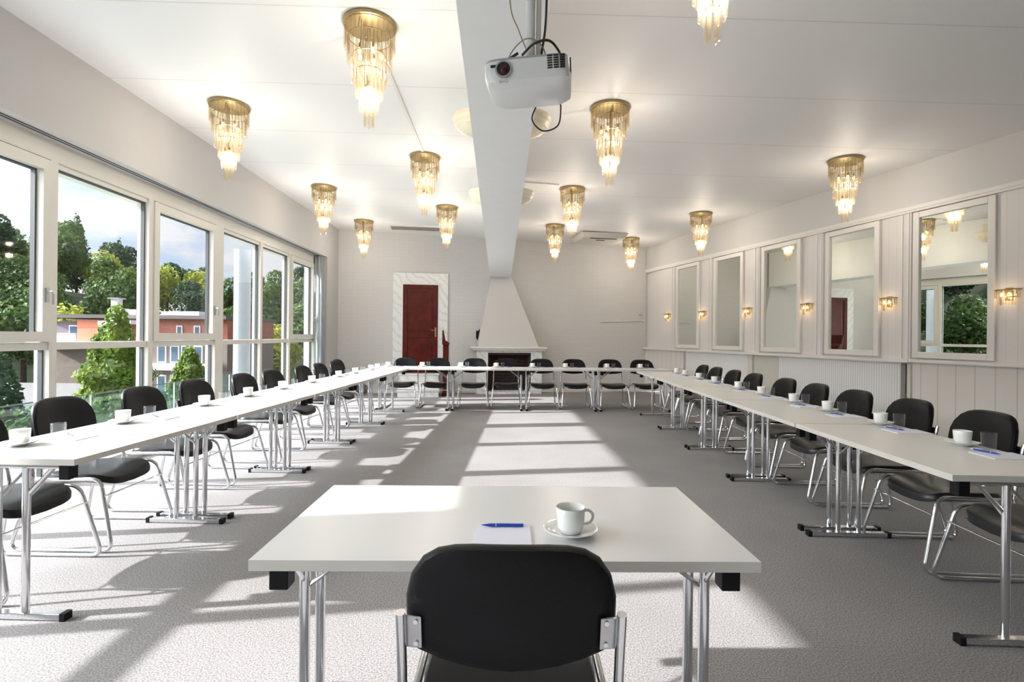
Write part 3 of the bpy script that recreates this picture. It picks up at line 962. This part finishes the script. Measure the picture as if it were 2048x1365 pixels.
m = MB(); m.tube(smooth_path([(.06, .22, .10), (.05, .14, .16), (.075, .11, .3), (.10, .08, .70)], 8), .0045, 6); m.obj('cable', M_cable, pj, smooth=True)
m = MB(); m.tube(smooth_path([(-.02, .1, .155), (.03, .05, .165), (.09, .05, .165), (.135, .12, .12), (.14, .23, .10)], 8), .0045, 6); m.obj('cable', M_cable, pj, smooth=True)
m = MB(); m.tube(smooth_path([(-.09, .2, .10), (-.07, .1, .15), (0, .05, .185), (.06, .08, .16), (.07, .2, .10)], 8), .0025, 6); m.obj('cable', M_cable2, pj, smooth=True)
m = MB(); m.tube(smooth_path([(.0, .12, .17), (-.03, .1, .25), (-.055, .08, .34), (-.045, .08, .6)], 8), .0025, 6); m.obj('cable', M_cable2, pj, smooth=True)
m = MB(); m.tube(smooth_path([(.02, .225, .02), (.0, .24, -.03), (.04, .245, -.075), (.10, .245, -.06), (.115, .23, 0), (.11, .222, .03)], 8), .003, 6); m.obj('cable', M_cable, pj, smooth=True)
m = MB(); m.tube([(-.085, .04, .100), (-.03, .03, .125)], .005, 8); m.obj('focus_lever', M_cable, pj)

# ------------------------------------------------------------------ tables
TW, TD, THT = 1.322, .666, .752
def make_table(label):
    t_ = thing('folding_table', label, 'table', group='white folding tables of the square')
    m = MB()
    hw, hd_ = TW / 2, TD / 2
    m.box(-hw, hw, -hd_, hd_, THT - .028, THT, 1)
    m.mi[-5] = 0                                             # upper face
    m.obj('tabletop', [M_top, M_edge], t_)
    for s_ in (-1, 1):
        x = s_ * (hw - .045)
        m = MB(); m.box(x - .02, x + .02, -.26, .26, .004, .032)
        lf = m.obj('leg_foot', M_chrome, t_, bevel=.003)
        for sy in (-1, 1):
            m = MB(); m.box(x - .022, x + .022, sy * .26 - .012, sy * .26 + .012, 0, .036)
            m.obj('foot_cap', M_plastic, lf)
        for sy in (-1, 1):
            m = MB(); m.tube([(x, sy * .068, .032), (x, sy * .068, THT - .05)], .0165, 14)
            m.obj('leg', M_chrome, t_, smooth=True)
        m = MB(); m.tube([(x, -.27, THT - .045), (x, .27, THT - .045)], .012, 10)
        for sy in (-1, 1):
            m.tube([(x, sy * .068, THT - .18), (x, sy * .20, THT - .04)], .007, 6)
            m.tube([(x, sy * .068, THT - .20), (x - s_ * .22, sy * .068, THT - .035)], .007, 6)
        m.obj('leg_brace', M_chrome, t_, smooth=True)
        for sy in (-1, 1):
            m = MB(); m.box(s_ * (hw - .055) - .025, s_ * (hw - .055) + .025, sy * (hd_ - .075) - .025, sy * (hd_ - .075) + .025, THT - .102, THT - .028)
            m.obj('corner_block', M_plastic, t_, bevel=.003)
    return t_
front = make_table('single white folding table in the foreground, behind the black chair')
front.location = (-.013, 1.6655, 0); front.rotation_euler = (0, 0, .0145)
def row_rot(slope): return math.atan2(1, slope)               # table x-axis along the row
L0, LS, LP = Vector((-1.98, 2.345)), Vector((.028, 1)).normalized(), 1.335
R0, RS, RP = Vector((1.908, 2.232)), Vector((.0357, 1)).normalized(), 1.336
for k in range(5):
    p = L0 + LS * (LP * k + TW / 2) + Vector((-LS.y, LS.x)) * TD / 2
    dup(front, (p.x, p.y, 0), math.atan2(LS.y, LS.x), '%s white folding table from the camera in the window-side row' % ORD[k].replace('nearest', 'first'))
for k in range(5):
    p = R0 + RS * (RP * k + TW / 2) + Vector((RS.y, -RS.x)) * TD / 2
    dup(front, (p.x, p.y, 0), math.atan2(RS.y, RS.x), '%s white folding table from the camera in the row along the mirrors' % ORD[k].replace('nearest', 'first'))
BSL = .030
def back_front(x): return 9.065 + BSL * (x + 1.5)
bd = Vector((1, BSL)).normalized()
for k in range(4):
    xc = -2.42 + .661 + 1.327 * k
    p = Vector((xc, back_front(xc))) + Vector((-bd.y, bd.x)) * TD / 2
    dup(front, (p.x, p.y, 0), math.atan2(bd.y, bd.x), ['leftmost white table of the far cross row, by the window corner', 'second white table from the left in the far cross row, before the fireplace',
        'third white table from the left in the far cross row', 'rightmost white table of the far cross row'][k])

# ------------------------------------------------------------------ chairs
def make_chair(label):
    t_ = thing('visitor_chair', label, 'chair', group='black vinyl chairs with chrome sled frames')
    # seat cushion
    m = MB(); n = 40
    out = superellipse(.222, .225, 4.5, n)
    def sag(x, y): return -.020 * (1 - (x / .222) ** 2) - .03 * max(0, (y - .10) / .125) ** 2
    rings = [(.90, .405), (1.0, .418), (1.0, .440), (.965, .456), (.80, .462), (.5, .464), (.2, .464)]
    for s_, z in rings:
        for x, y in out: m.v.append((x * s_, y * s_ + .01, z + sag(x * s_, y * s_)))
    for i in range(len(rings) - 1):
        for k in range(n):
            k2 = (k + 1) % n
            m.f.append((i * n + k, i * n + k2, (i + 1) * n + k2, (i + 1) * n + k)); m.mi.append(0)
    m.f.append(tuple(range(n))[::-1]); m.mi.append(0); m.f.append(tuple(range((len(rings) - 1) * n, len(rings) * n))); m.mi.append(0)
    seat = m.obj('seat', M_vinyl_seat, t_, smooth=True)
    # backrest: rounded shield, dished, leaning back
    prof = [(.290, 0.0), (.2895, .04), (.2885, .08), (.284, .118), (.272, .156), (.247, .190), (.204, .217), (.150, .231), (.095, .232), (.050, .226), (.034, .219)]
    half = [(w, z) for z, w in prof]
    pts = [(w, z) for w, z in half[1:]]
    bot = [(.21, .026), (.16, .015), (.105, .007), (.05, .002), (0, 0)]
    right = pts + bot
    left = [(-w, z) for w, z in reversed(right[:-1])]
    loop = [(0, .290)] + right + left
    N = len(loop)
    m = MB()
    def place(x, z, d):
        curve = .055 * (x / .232) ** 2
        y = -.258 + curve - .18 * (z) + d
        return (x, y, .615 + z * .985)
    layers = [(.88, -.016), (.97, -.012), (1.0, 0), (1.0, .012), (.96, .026), (.85, .034), (.5, .038), (.15, .039)]
    for s_, d in layers:
        for x, z in loop:
            m.v.append(place(x * s_, .145 + (z - .145) * s_, d))
    for i in range(len(layers) - 1):
        for k in range(N):
            k2 = (k + 1) % N
            m.f.append((i * N + k, i * N + k2, (i + 1) * N + k2, (i + 1) * N + k)); m.mi.append(0)
    # back face filled by shrinking rings so it keeps the dish
    base = len(m.v)
    for s_ in (.55, .2):
        for x, z in loop: m.v.append(place(x * s_, .145 + (z - .145) * s_, -.018))
    for k in range(N):
        k2 = (k + 1) % N
        m.f.append((k2, k, base + k, base + k2)); m.mi.append(0)
        m.f.append((base + k2, base + k, base + N + k, base + N + k2)); m.mi.append(0)
    m.f.append(tuple(base + N + k for k in range(N))); m.mi.append(0)
    m.f.append(tuple((len(layers) - 1) * N + k for k in range(N))[::-1]); m.mi.append(0)
    back = m.obj('backrest', M_vinyl, t_, smooth=True)
    for s_ in (-1, 1):
        P = fillet([(s_ * .238, -.19, .425), (s_ * .242, .205, .435), (s_ * .282, .31, .012), (s_ * .282, -.31, .012), (s_ * .242, -.205, .43), (s_ * .236, -.240, .60), (s_ * .236, -.268, .742)], .065, 5)
        m = MB(); m.tube(P, .0112, 10)
        m.obj('side_frame', M_chrome, t_, smooth=True)
        m = MB()
        z0, z1 = .655, .732
        a = [place(s_ * .192, z0 - .615, -.019), place(s_ * .236, z0 - .615, -.030), place(s_ * .236, z1 - .615, -.030), place(s_ * .192, z1 - .615, -.019)]
        m.hexa([a[0], a[1], a[2], a[3]] + [(p[0], p[1] - .004, p[2]) for p in a])
        bk_ = m.obj('back_bracket', M_steel, t_, bevel=.002)
        for z in (.668, .720):
            m = MB(); p = place(s_ * .205, z - .615, -.026); m.tube([(p[0], p[1], p[2]), (p[0], p[1] - .004, p[2])], .005, 10)
            m.obj('screw', M_chrome, bk_)
    m = MB(); m.tube([(-.256, .243, .335), (.256, .243, .335)], .0055, 8); m.obj('stretcher', M_chrome, t_, smooth=True)
    m = MB(); m.tube([(-.238, -.19, .405), (.238, -.19, .405)], .0055, 8); m.obj('stretcher', M_chrome, t_, smooth=True)
    return t_
chair = make_chair('black chair seen from behind at the foreground table')
chair.location = (.004, 1.368, 0); chair.rotation_euler = (0, 0, 0)
LY = [2.78, 3.40, 4.12, 4.80, 5.60, 6.24, 7.12, 7.73, 8.41, 9.02]
RY = [2.58, 3.19, 3.81, 4.43, 5.06, 5.69, 6.46, 7.12, 7.78, 8.40]
CJ = random.Random(5)
for k, y in enumerate(LY):
    dup(chair, (-2.735 + .022 * (y - 2.4) - (.18 if k == 9 else 0) + CJ.uniform(-.01, .01), y, 0), -PI / 2 - .028 + CJ.uniform(-.03, .03), '%s black chair from the camera in the row along the windows' % ORD[k].replace('nearest', 'first'))
for k, y in enumerate(RY):
    dup(chair, (2.63 + .036 * (y - 2.4) + CJ.uniform(-.01, .01), y, 0), PI / 2 - .036 + CJ.uniform(-.03, .03), '%s black chair from the camera in the row along the mirrors' % ORD[k].replace('nearest', 'first'))
BX = [-2.03, -1.41, -.715, -.10, .58, 1.20, 1.91, 2.53]
BLAB = ['leftmost black chair of the far cross row, before the door', 'second black chair from the left in the far cross row', 'third black chair from the left in the far cross row, left of the firebox',
        'fourth black chair from the left in the far cross row, before the firebox', 'fifth black chair from the left in the far cross row', 'sixth black chair from the left in the far cross row',
        'second black chair from the right in the far cross row', 'rightmost black chair of the far cross row']
for k, x in enumerate(BX):
    dup(chair, (x, back_front(x) + .62 + CJ.uniform(-.015, .015), 0), PI + BSL + CJ.uniform(-.03, .03), BLAB[k])

# ------------------------------------------------------------------ place settings
m = MB(); m.lathe([(0, .004), (.026, .003), (.028, .0), (.031, .003), (.060, .012), (.078, .020), (.079, .0225), (.076, .0225), (.058, .0155), (.034, .008), (0, .007)], 32)
saucer_me = m.mesh('saucer', M_china, True)
m = MB(); m.lathe([(0, .002), (.026, .002), (.0275, 0), (.0295, .002), (.0305, .006), (.0345, .010), (.0375, .016), (.0390, .026), (.0410, .050), (.0428, .0725), (.0420, .0738), (.0402, .0725), (.0385, .050), (.0365, .026), (.033, .014), (.024, .009), (0, .008)], 32)
cup_me = m.mesh('cup_body', M_china, True)
m = MB(); m.tube(smooth_path([(.040, 0, .060), (.054, 0, .061), (.066, 0, .050), (.066, 0, .036), (.055, 0, .024), (.040, 0, .022)], 5), .0045, 8)
handle_me = m.mesh('cup_handle', M_china, True)
m = MB(); m.lathe([(0, .008), (.026, .008), (.0285, .012), (.0325, .09), (.0335, .0905), (.0345, .089), (.031, .003), (.029, 0), (0, 0)], 28)
glass_me = m.mesh('drinking_glass', M_tumbler, True)
m = MB(); m.box(-.079, .079, -.108, .108, 0, .0035); pad_me = m.mesh('notepad', M_paper)
m = MB(); m.tube([(-.071, 0, 0), (-.062, 0, 0), (-.045, 0, 0), (-.028, 0, 0)], [.0008, .0025, .0048, .005], 10); m.tube([(-.026, 0, 0), (.055, 0, 0)], .005, 10)
pen_me = m.mesh('pen_barrel', M_pen, True)
m = MB(); m.tube([(-.028, 0, 0), (-.026, 0, 0)], .0053, 10); m.tube([(.055, 0, 0), (.068, 0, 0)], .0028, 8)
m.box(.012, .056, -.0018, .0018, .005, .0075); penc_me = m.mesh('pen_clip', M_penw)
PJ = random.Random(11)
def setting(x, y, rz, where, glass=True, cup_xy=(.15, .12), glass_xy=(.04, .17), pad_xy=(-.06, .10), pen_rot=0.0, handle_rot=-.5, pen_xy=None):
    """rz: heading of the sitter (chair rotation); offsets are (to the sitter's right, forward)"""
    R_ = Matrix.Rotation(rz, 2)
    def W_(p): q = R_ @ Vector(p); return (x + q.x, y + q.y)
    z = THT
    c_ = W_(cup_xy)
    s_ = bpy.data.objects.new('saucer', saucer_me); COL.objects.link(s_); s_.location = (*c_, z + .0005); tag(s_, 'white saucer under the cup %s' % where, 'saucer', 'white saucers')
    cu = thing('coffee_cup', 'white coffee cup %s' % where, 'cup', (*c_, z + .0088), rz + handle_rot, 'white coffee cups')
    link('cup_body', cup_me, cu); link('cup_handle', handle_me, cu)
    pd = W_(pad_xy)
    p_ = bpy.data.objects.new('notepad', pad_me); COL.objects.link(p_); p_.location = (*pd, z + .0003); p_.rotation_euler = (0, 0, rz + PJ.uniform(-.05, .05)); tag(p_, 'small white notepad %s' % where, 'notepad', 'white notepads')
    pp = W_(pen_xy or (pad_xy[0] + .005, pad_xy[1] + .03))
    pe = thing('pen', 'blue ballpoint pen lying %s' % where, 'pen', (*pp, z + .0092), rz + pen_rot, 'blue pens')
    link('pen_barrel', pen_me, pe); link('pen_clip', penc_me, pe)
    if glass:
        g = W_(glass_xy)
        gl_ = bpy.data.objects.new('drinking_glass', glass_me); COL.objects.link(gl_); gl_.location = (*g, z + .0005); tag(gl_, 'clear water glass %s' % where, 'glass', 'clear water glasses')
setting(0, 1.44, .0145, 'on the foreground table', False, (.178, .072), pad_xy=(-.018, .030), pen_xy=(-.014, .122), handle_rot=.12)
WORD = lambda k: ORD[k].replace('nearest', 'first')
LC = [(44, 886.7), (223, 847), (378, 811.5), (472, 792), (543, 778), (603, 763.5), (653.5, 752.2), (685, 745.5), (719, 738.4), (744, 733)]
LCY = [2.63, 3.30, 4.13, 4.78, 5.45, 6.20, 7.08, 7.77, 8.56, 8.93]
for k in range(10):
    y = LCY[k]
    xe = L0.x + .028 * (y - L0.y)                             # inner table edge at this y
    setting(xe - .69, y, -PI / 2 - .03, 'at the %s place from the camera, window-side tables' % WORD(k), True, (0, .17), (-.145, .235), (-.20, .24), .9, -2.2, (-.26, .19))
RCY = [2.86, 3.53, 4.16, 4.70, 5.35, 5.95, 6.72, 7.35, 8.0, 8.45]
for k in range(10):
    y = RCY[k]
    xe = R0.x + .0357 * (y - R0.y)
    setting(xe + .69, y, PI / 2 - .03, 'at the %s place from the camera, mirror-side tables' % WORD(k), True, (0, .12), (-.105, .07), (-.26, .13), .25, -.9, (-.19, .16))
BCX = [-2.29, -1.66, -.945, -.29, .385, 1.0, 1.78, 2.41]
for k in range(8):
    x = BCX[k]
    setting(x, back_front(x) + .69, PI + .03, 'at the %s place from the left, far cross row' % WORD(k), True, (0, .17), (-.115, .20), (-.24, .17), .2, -.7)

# ------------------------------------------------------------------ outside: terrace, neighbour building, trees and hill
te = MB(); lbox(te, Y0 - 2, 13.5, 0.36, 2.3, -.45, -.25)
struct(te.obj('terrace', M_concrete))
bl = thing('balustrade', 'glass balustrade with a thin metal handrail along the terrace edge', 'railing', (leftX(5, 2.2), 5, -.25))
for k in range(9):
    y0 = -4 + 1.9 * k
    m = MB(); lbox(m, y0 + .04, y0 + 1.86, 2.19, 2.205, -.22, .42)
    for i, v in enumerate(m.v): m.v[i] = (v[0] - bl.location.x, v[1] - 5, v[2] + .25)
    m.obj('glass_panel', M_rail_glass, bl)
    m = MB(); m.tube([(leftX(y0, 2.2) - bl.location.x, y0 - 5, 0), (leftX(y0, 2.2) - bl.location.x, y0 - 5, .69)], .015, 8); m.obj('post', M_steel, bl)
m = MB(); m.tube([(leftX(-4, 2.2) - bl.location.x, -9, .69), (leftX(13.2, 2.2) - bl.location.x, 8.2, .69)], .010, 8); m.obj('handrail', M_gasket, bl)
m = MB(); m.lathe([(.15, 0), (.15, 3.2)], 28); m.f.append(tuple(range(28, 56))); m.mi.append(0)
o = tag(m.obj('terrace_column', M_outcol, smooth=True), 'white round column on the terrace outside the far windows', 'column'); o.location = (-5.25, 10.05, -.25)

random.seed(3)
def leaf_mat(name, c1, c2):
    m = mat(name, c1, 0.7, spec=0.2)
    t = m.node_tree; b = t.nodes['Principled BSDF']
    co = nd(t, 'ShaderNodeTexCoord'); n = nd(t, 'ShaderNodeTexNoise'); n.inputs['Scale'].default_value = 1.6; n.inputs['Detail'].default_value = 6
    t.links.new(co.outputs['Object'], n.inputs['Vector'])
    r = nd(t, 'ShaderNodeValToRGB'); r.color_ramp.elements[0].position = .35; r.color_ramp.elements[0].color = (*c1, 1); r.color_ramp.elements[1].position = .65; r.color_ramp.elements[1].color = (*c2, 1)
    t.links.new(n.outputs[0], r.inputs[0]); t.links.new(r.outputs[0], b.inputs['Base Color'])
    tl = nd(t, 'ShaderNodeBsdfTranslucent'); t.links.new(r.outputs[0], tl.inputs[0])
    ms = nd(t, 'ShaderNodeMixShader'); ms.inputs[0].default_value = .3
    out = t.nodes['Material Output']
    t.links.new(b.outputs[0], ms.inputs[1]); t.links.new(tl.outputs[0], ms.inputs[2]); t.links.new(ms.outputs[0], out.inputs[0])
    return m
M_leafA = leaf_mat('broadleaf_green', (.042, .085, .028), (.095, .15, .042))
M_leafB = leaf_mat('dark_conifer', (.026, .058, .030), (.05, .095, .042))
M_leafC = leaf_mat('yellow_green_leaf', (.22, .30, .045), (.42, .42, .07))
M_leafD = leaf_mat('bright_larch', (.075, .14, .018), (.19, .27, .035))
M_bark = mat('bark', (.09, .065, .05), .9, noise=.2)
M_soil = mat('hillside_soil', (.055, .075, .035), .95, noise=.3, nscale=.4)
def leaves(rng, n, size, fn):
    m = MB()
    for _ in range(n):
        p, nrm = fn(rng)
        u = Vector((rng.gauss(0, 1), rng.gauss(0, 1), rng.gauss(0, 1)))
        nn = (Vector(nrm) * 1.2 + u * .6).normalized()
        a = nn.orthogonal().normalized(); a = (Matrix.Rotation(rng.uniform(0, 6.28), 3, nn) @ a)
        b_ = nn.cross(a); s_ = size * rng.uniform(.6, 1.3)
        P = Vector(p)
        m.add([P - a * s_ * .5, P + b_ * s_ * .32 + nn * s_ * .08, P + a * s_ * .5, P - b_ * s_ * .32 + nn * s_ * .08], [(0, 1, 2, 3)])
    return m
def crown_round(R_, H, z0, lumps, rng0):
    cs = [(rng0.uniform(-.5, .5) * R_, rng0.uniform(-.5, .5) * R_, z0 + H * rng0.uniform(.15, .85), R_ * rng0.uniform(.42, .68)) for _ in range(lumps)] + [(0, 0, z0 + H * .55, R_ * .75)]
    def fn(rng):
        c_ = rng.choice(cs); d = Vector((rng.gauss(0, 1), rng.gauss(0, 1), rng.gauss(0, 1) + .3)).normalized()
        r_ = c_[3] * rng.uniform(.78, 1.03)
        return (c_[0] + d.x * r_, c_[1] + d.y * r_, c_[2] + d.z * r_ * .85), d
    return fn
def crown_cone(R_, H, z0, p=1.0):
    def fn(rng):
        u = 1 - math.sqrt(rng.random()); z = z0 + H * u
        whorl = .72 + .28 * math.cos(u * 40) * (1 - u)
        a = rng.uniform(0, 2 * PI); r_ = R_ * (1 - u) ** p * whorl * (rng.uniform(.6, 1.0)) * (1 + .18 * math.sin(5 * a + 9 * u)) + .03 * R_
        return (r_ * math.cos(a), r_ * math.sin(a), z - .25 * r_), Vector((math.cos(a), math.sin(a), .45))
    return fn
rg = random.Random(8)
def trunk(h, r_):
    m = MB(); m.tube([(0, 0, -.6), (0, 0, h * .5), (0, 0, h)], [r_, r_ * .7, r_ * .25], 8); return m.mesh('trunk', M_bark, True)
KINDS = [
    ('broadleaf_tree', leaves(rg, 2600, .55, crown_round(3.6, 7.0, 3.0, 10, rg)).mesh('crown', M_leafA), trunk(6, .3)),
    ('conifer_tree', leaves(rg, 2600, .50, crown_cone(4.0, 12.5, 1.2)).mesh('crown', M_leafB), trunk(11, .25)),
    ('broadleaf_tree', leaves(rg, 2600, .55, crown_round(3.8, 6.5, 2.8, 12, rg)).mesh('crown', M_leafC), trunk(6, .3)),
    ('broadleaf_tree', leaves(rg, 2600, .55, crown_round(3.2, 8.0, 3.0, 9, rg)).mesh('crown', M_leafB), trunk(7, .3)),
]
KLAB = ['mid green broadleaf tree on the wooded hillside outside the windows', 'tall dark green conifer on the wooded hillside outside the windows', 'yellow-green broadleaf tree on the wooded hillside outside the windows', 'dark rounded tree on the wooded hillside outside the windows']
def ground(x, y):
    d = math.hypot(x, y); az = math.degrees(math.atan2(-x, y))
    hgt = max(5.5, 8.2 + .30 * (az - 22.8))
    u = min(1, max(0, (d - 52) / 62)); u = u * u * (3 - 2 * u)
    return -6.5 + hgt * u + (1.2 * math.sin(az * .35) * u)
gm = MB(); NA, ND = 40, 34
for i in range(NA + 1):
    az = math.radians(-8 + 118 * i / NA)
    for j in range(ND + 1):
        d = 7.0 + 175 * (j / ND) ** 1.4
        x, y = -d * math.sin(az), d * math.cos(az)
        gm.v.append((x, y, ground(x, y) if j else ground(x, y)))
for i in range(NA):
    for j in range(ND):
        a = i * (ND + 1) + j; gm.f.append((a, a + 1, a + ND + 2, a + ND + 1)); gm.mi.append(0)
struct(gm.obj('hillside_ground', M_soil, smooth=True))
def plant(kind, az, d, sc, label=None, group='trees on the wooded hillside'):
    x, y = -d * math.sin(math.radians(az)), d * math.cos(math.radians(az))
    nm, cm, tm = KINDS[kind]
    t_ = thing(nm, label or KLAB[kind], 'tree', (x, y, ground(x, y)), rg.uniform(0, 6.28), group)
    t_.scale = (sc, sc, sc * rg.uniform(.92, 1.1))
    link('crown', cm, t_); link('trunk', tm, t_)
for row in range(7):
    d = 67 + 9.0 * row
    step = math.degrees((8.4 if d < 90 else 6.8) / d)
    az = 15 + (row % 2) * step / 2
    while az < 76:
        k = rg.choices([0, 1, 2, 3], [4, 0, .9, 3.4])[0]
        plant(k, az + rg.uniform(-.5, .5), d + rg.uniform(-1.5, 1.5), rg.uniform(.85, 1.05))
        az += step
def az_px(px): return math.degrees(math.atan((1024 - px) / 1034))
plant(1, az_px(152), 116, 1.0, 'tallest pointed conifer rising above the skyline of the hill')
plant(1, az_px(236), 128, .95, 'small pointed conifer on the skyline, right of the tallest one')
plant(2, az_px(165), 62, .90, 'yellow-topped tree below the tallest conifer')
plant(2, az_px(362), 62, .95, 'yellow-green tree behind the roof of the low brick building')
plant(2, az_px(555), 62, .8, 'yellow-green tree seen through the fifth window')

# neighbouring building
M_orange = mat('orange_render', (.62, .22, .13), .8, noise=.06)
M_redbrick = mat('red_brick_render', (.36, .13, .09), .85, noise=.15, nscale=6)
M_brown = mat('brown_facade', (.20, .16, .14), .85, noise=.1)
M_roof = mat('roof_felt', (.13, .12, .12), .9, noise=.1)
M_bwhite = mat('white_render', (.78, .78, .80), .7)
M_bglass = mat('facade_glass', (.10, .15, .20), .08)
M_mauve = mat('mauve_render', (.20, .16, .20), .8)
BY = 40.0
def bx(px): return (px - 1024) / 1034 * BY
def bz(px, py): return CAM_H - (py - 673 - ROLL * (px - 1024)) / 1034 * BY
bd_ = thing('apartment_building', 'low flat-roofed building of orange and red brick with roof chimneys', 'building', (bx(270), BY, -6.5))
ox, oz = bx(270), -6.5
def part(name, m_, rects, parent=bd_, smooth=False):
    m = MB()
    for (x0, x1, y0, y1, z0, z1) in rects: m.box(x0 - ox, x1 - ox, y0, y1, z0 - oz, z1 - oz)
    return m.obj(name, m_, parent)
zr = bz(250, 640); zf = bz(250, 684)
part('orange_wall', M_orange, [(bx(154), bx(238), 0, 8, zf, zr)])
part('mauve_wall', M_mauve, [(bx(80), bx(154), .4, 8, zf, zr - .15)])
part('brick_wall', M_redbrick, [(bx(238), bx(452), .2, 8, zf, zr + .1)])
part('lower_wall', M_brown, [(bx(80), bx(452), .2, 8, -6.5, zf)])
part('roof', M_roof, [(bx(78), bx(455), -.25, 8.2, zr + .1, zr + .38)])
part('balcony', M_bwhite, [(bx(80), bx(178), -1.2, 0.2, zf - .2, zf)])
part('balcony_rail', M_bwhite, [(bx(80), bx(178), -1.2, -1.15, zf, zf + .55), (bx(80), bx(178), -1.22, -1.13, zf + .58, zf + .63)])
part('canopy', M_bwhite, [(bx(236), bx(284), -1.2, .2, zr - .35, zr - .05), (bx(276), bx(282), -1.2, -1.0, zf, zr - .35)])
def bwin(x0, x1, z0, z1, y=0.0):
    f = part('window', M_bwhite, [(x0, x1, y - .06, y, z0, z1)])
    part('pane', M_bglass, [(x0 + .1, x1 - .1, y - .09, y - .06, z0 + .1, z1 - .1)], f)
bwin(bx(130), bx(153), zf + .1, zf + 1.25, .4)
bwin(bx(198), bx(214), zf + .2, zf + 1.2)
bwin(bx(350), bx(362), zf + .1, zf + 1.3, .2); bwin(bx(385), bx(398), zf + .1, zf + 1.3, .2); bwin(bx(420), bx(436), zf + .1, zf + 1.3, .2)
part('signboard', M_bwhite, [(bx(198), bx(216), -.15, 0, zr - .45, zr - .1)])
for fl_ in range(2):
    z = zf - 2.0 - fl_ * 2.3
    part('balcony', M_bwhite, [(bx(300), bx(440), -1.1, .2, z - .1, z + .35)])
    for px in (312, 338, 360, 385, 412): bwin(bx(px), bx(px + 18), z + .4, z + 1.75, .2)
for px, py, w_ in ((188, 592, .55), (268, 612, .42)):
    ch = part('chimney', M_concrete, [(bx(px) - w_ / 2, bx(px) + w_ / 2, 2, 2 + w_, zr + .38, bz(px, py) - .1)])
    part('chimney_cap', M_steel, [(bx(px) - w_ * .8, bx(px) + w_ * .8, 1.85, 2.15 + w_, bz(px, py) - .1, bz(px, py))], ch)
part('roof_box', M_bwhite, [(bx(197), bx(210), 1, 2.5, zr + .38, zr + .95)]); part('roof_box', M_bwhite, [(bx(238), bx(252), 1, 2.5, zr + .38, zr + .85)])
part('skylight', M_bwhite, [(bx(312), bx(328), .6, 2, zr + .38, zr + .7)]); part('skylight', M_bwhite, [(bx(336), bx(388), .6, 2, zr + .38, zr + .72)])
# garage roof and cars below
M_tarmac = mat('tarmac', (.12, .115, .115), .9, noise=.12, nscale=.8)
sh = thing('shed', 'dark roofed shed below the near green tree', 'shed', (-24, 26, -6.5))
m = MB(); m.box(-7, 2.5, -2, 3, 0, 3.2); m.obj('shed_wall', M_brown, sh)
m = MB(); m.prism([(-2.4, 3.1), (3.4, 3.1), (.5, 5.2)], -7.3, 2.8, 'x'); m.obj('shed_roof', M_tarmac, sh)

# near trees and planting by the terrace
def near_tree(px, py_top, Y, R_, H, n, size, kind, label, nm):
    X = (px - 1024) / 1034 * Y; ztop = CAM_H - (py_top - 673 - ROLL * (px - 1024)) / 1034 * Y
    t_ = thing(nm, label, 'tree', (X, Y, -6.5), 0)
    r_ = random.Random(px)
    leaves(r_, n, size, crown_cone(R_, H, ztop + 6.5 - H, .8)).obj('crown', kind, t_)
    m = MB(); m.tube([(0, 0, -.3), (0, 0, ztop + 6.5 - H * .2)], [.16, .04], 8); m.obj('trunk', M_bark, t_, smooth=True)
near_tree(233, 606, 15, 2.15, 4.8, 13000, .16, M_leafD, 'bright green pointed tree just outside the second window', 'larch_tree')
near_tree(380, 690, 18, 1.7, 3.2, 8000, .16, M_leafD, 'smaller bright green pointed tree outside the third window', 'larch_tree')
near_tree(0, 690, 12, 1.5, 4.4, 6000, .16, M_leafB, 'dark green leafy tree below the nearest window', 'broadleaf_tree')
r_ = random.Random(77)
def hedge_fn(rng):
    x, y, z = rng.uniform(-.6, .6), rng.uniform(-6, 7), rng.uniform(0, 1.0)
    return (x, y, z * (1 + .15 * math.sin(y * 3))), Vector((x, 0, .8))
o = leaves(r_, 9000, .12, hedge_fn).obj('hedge', M_leafA); o.location = (-7.6, 6, -1.0)
tag(o, 'trimmed green hedge along the outer edge of the terrace', 'hedge')
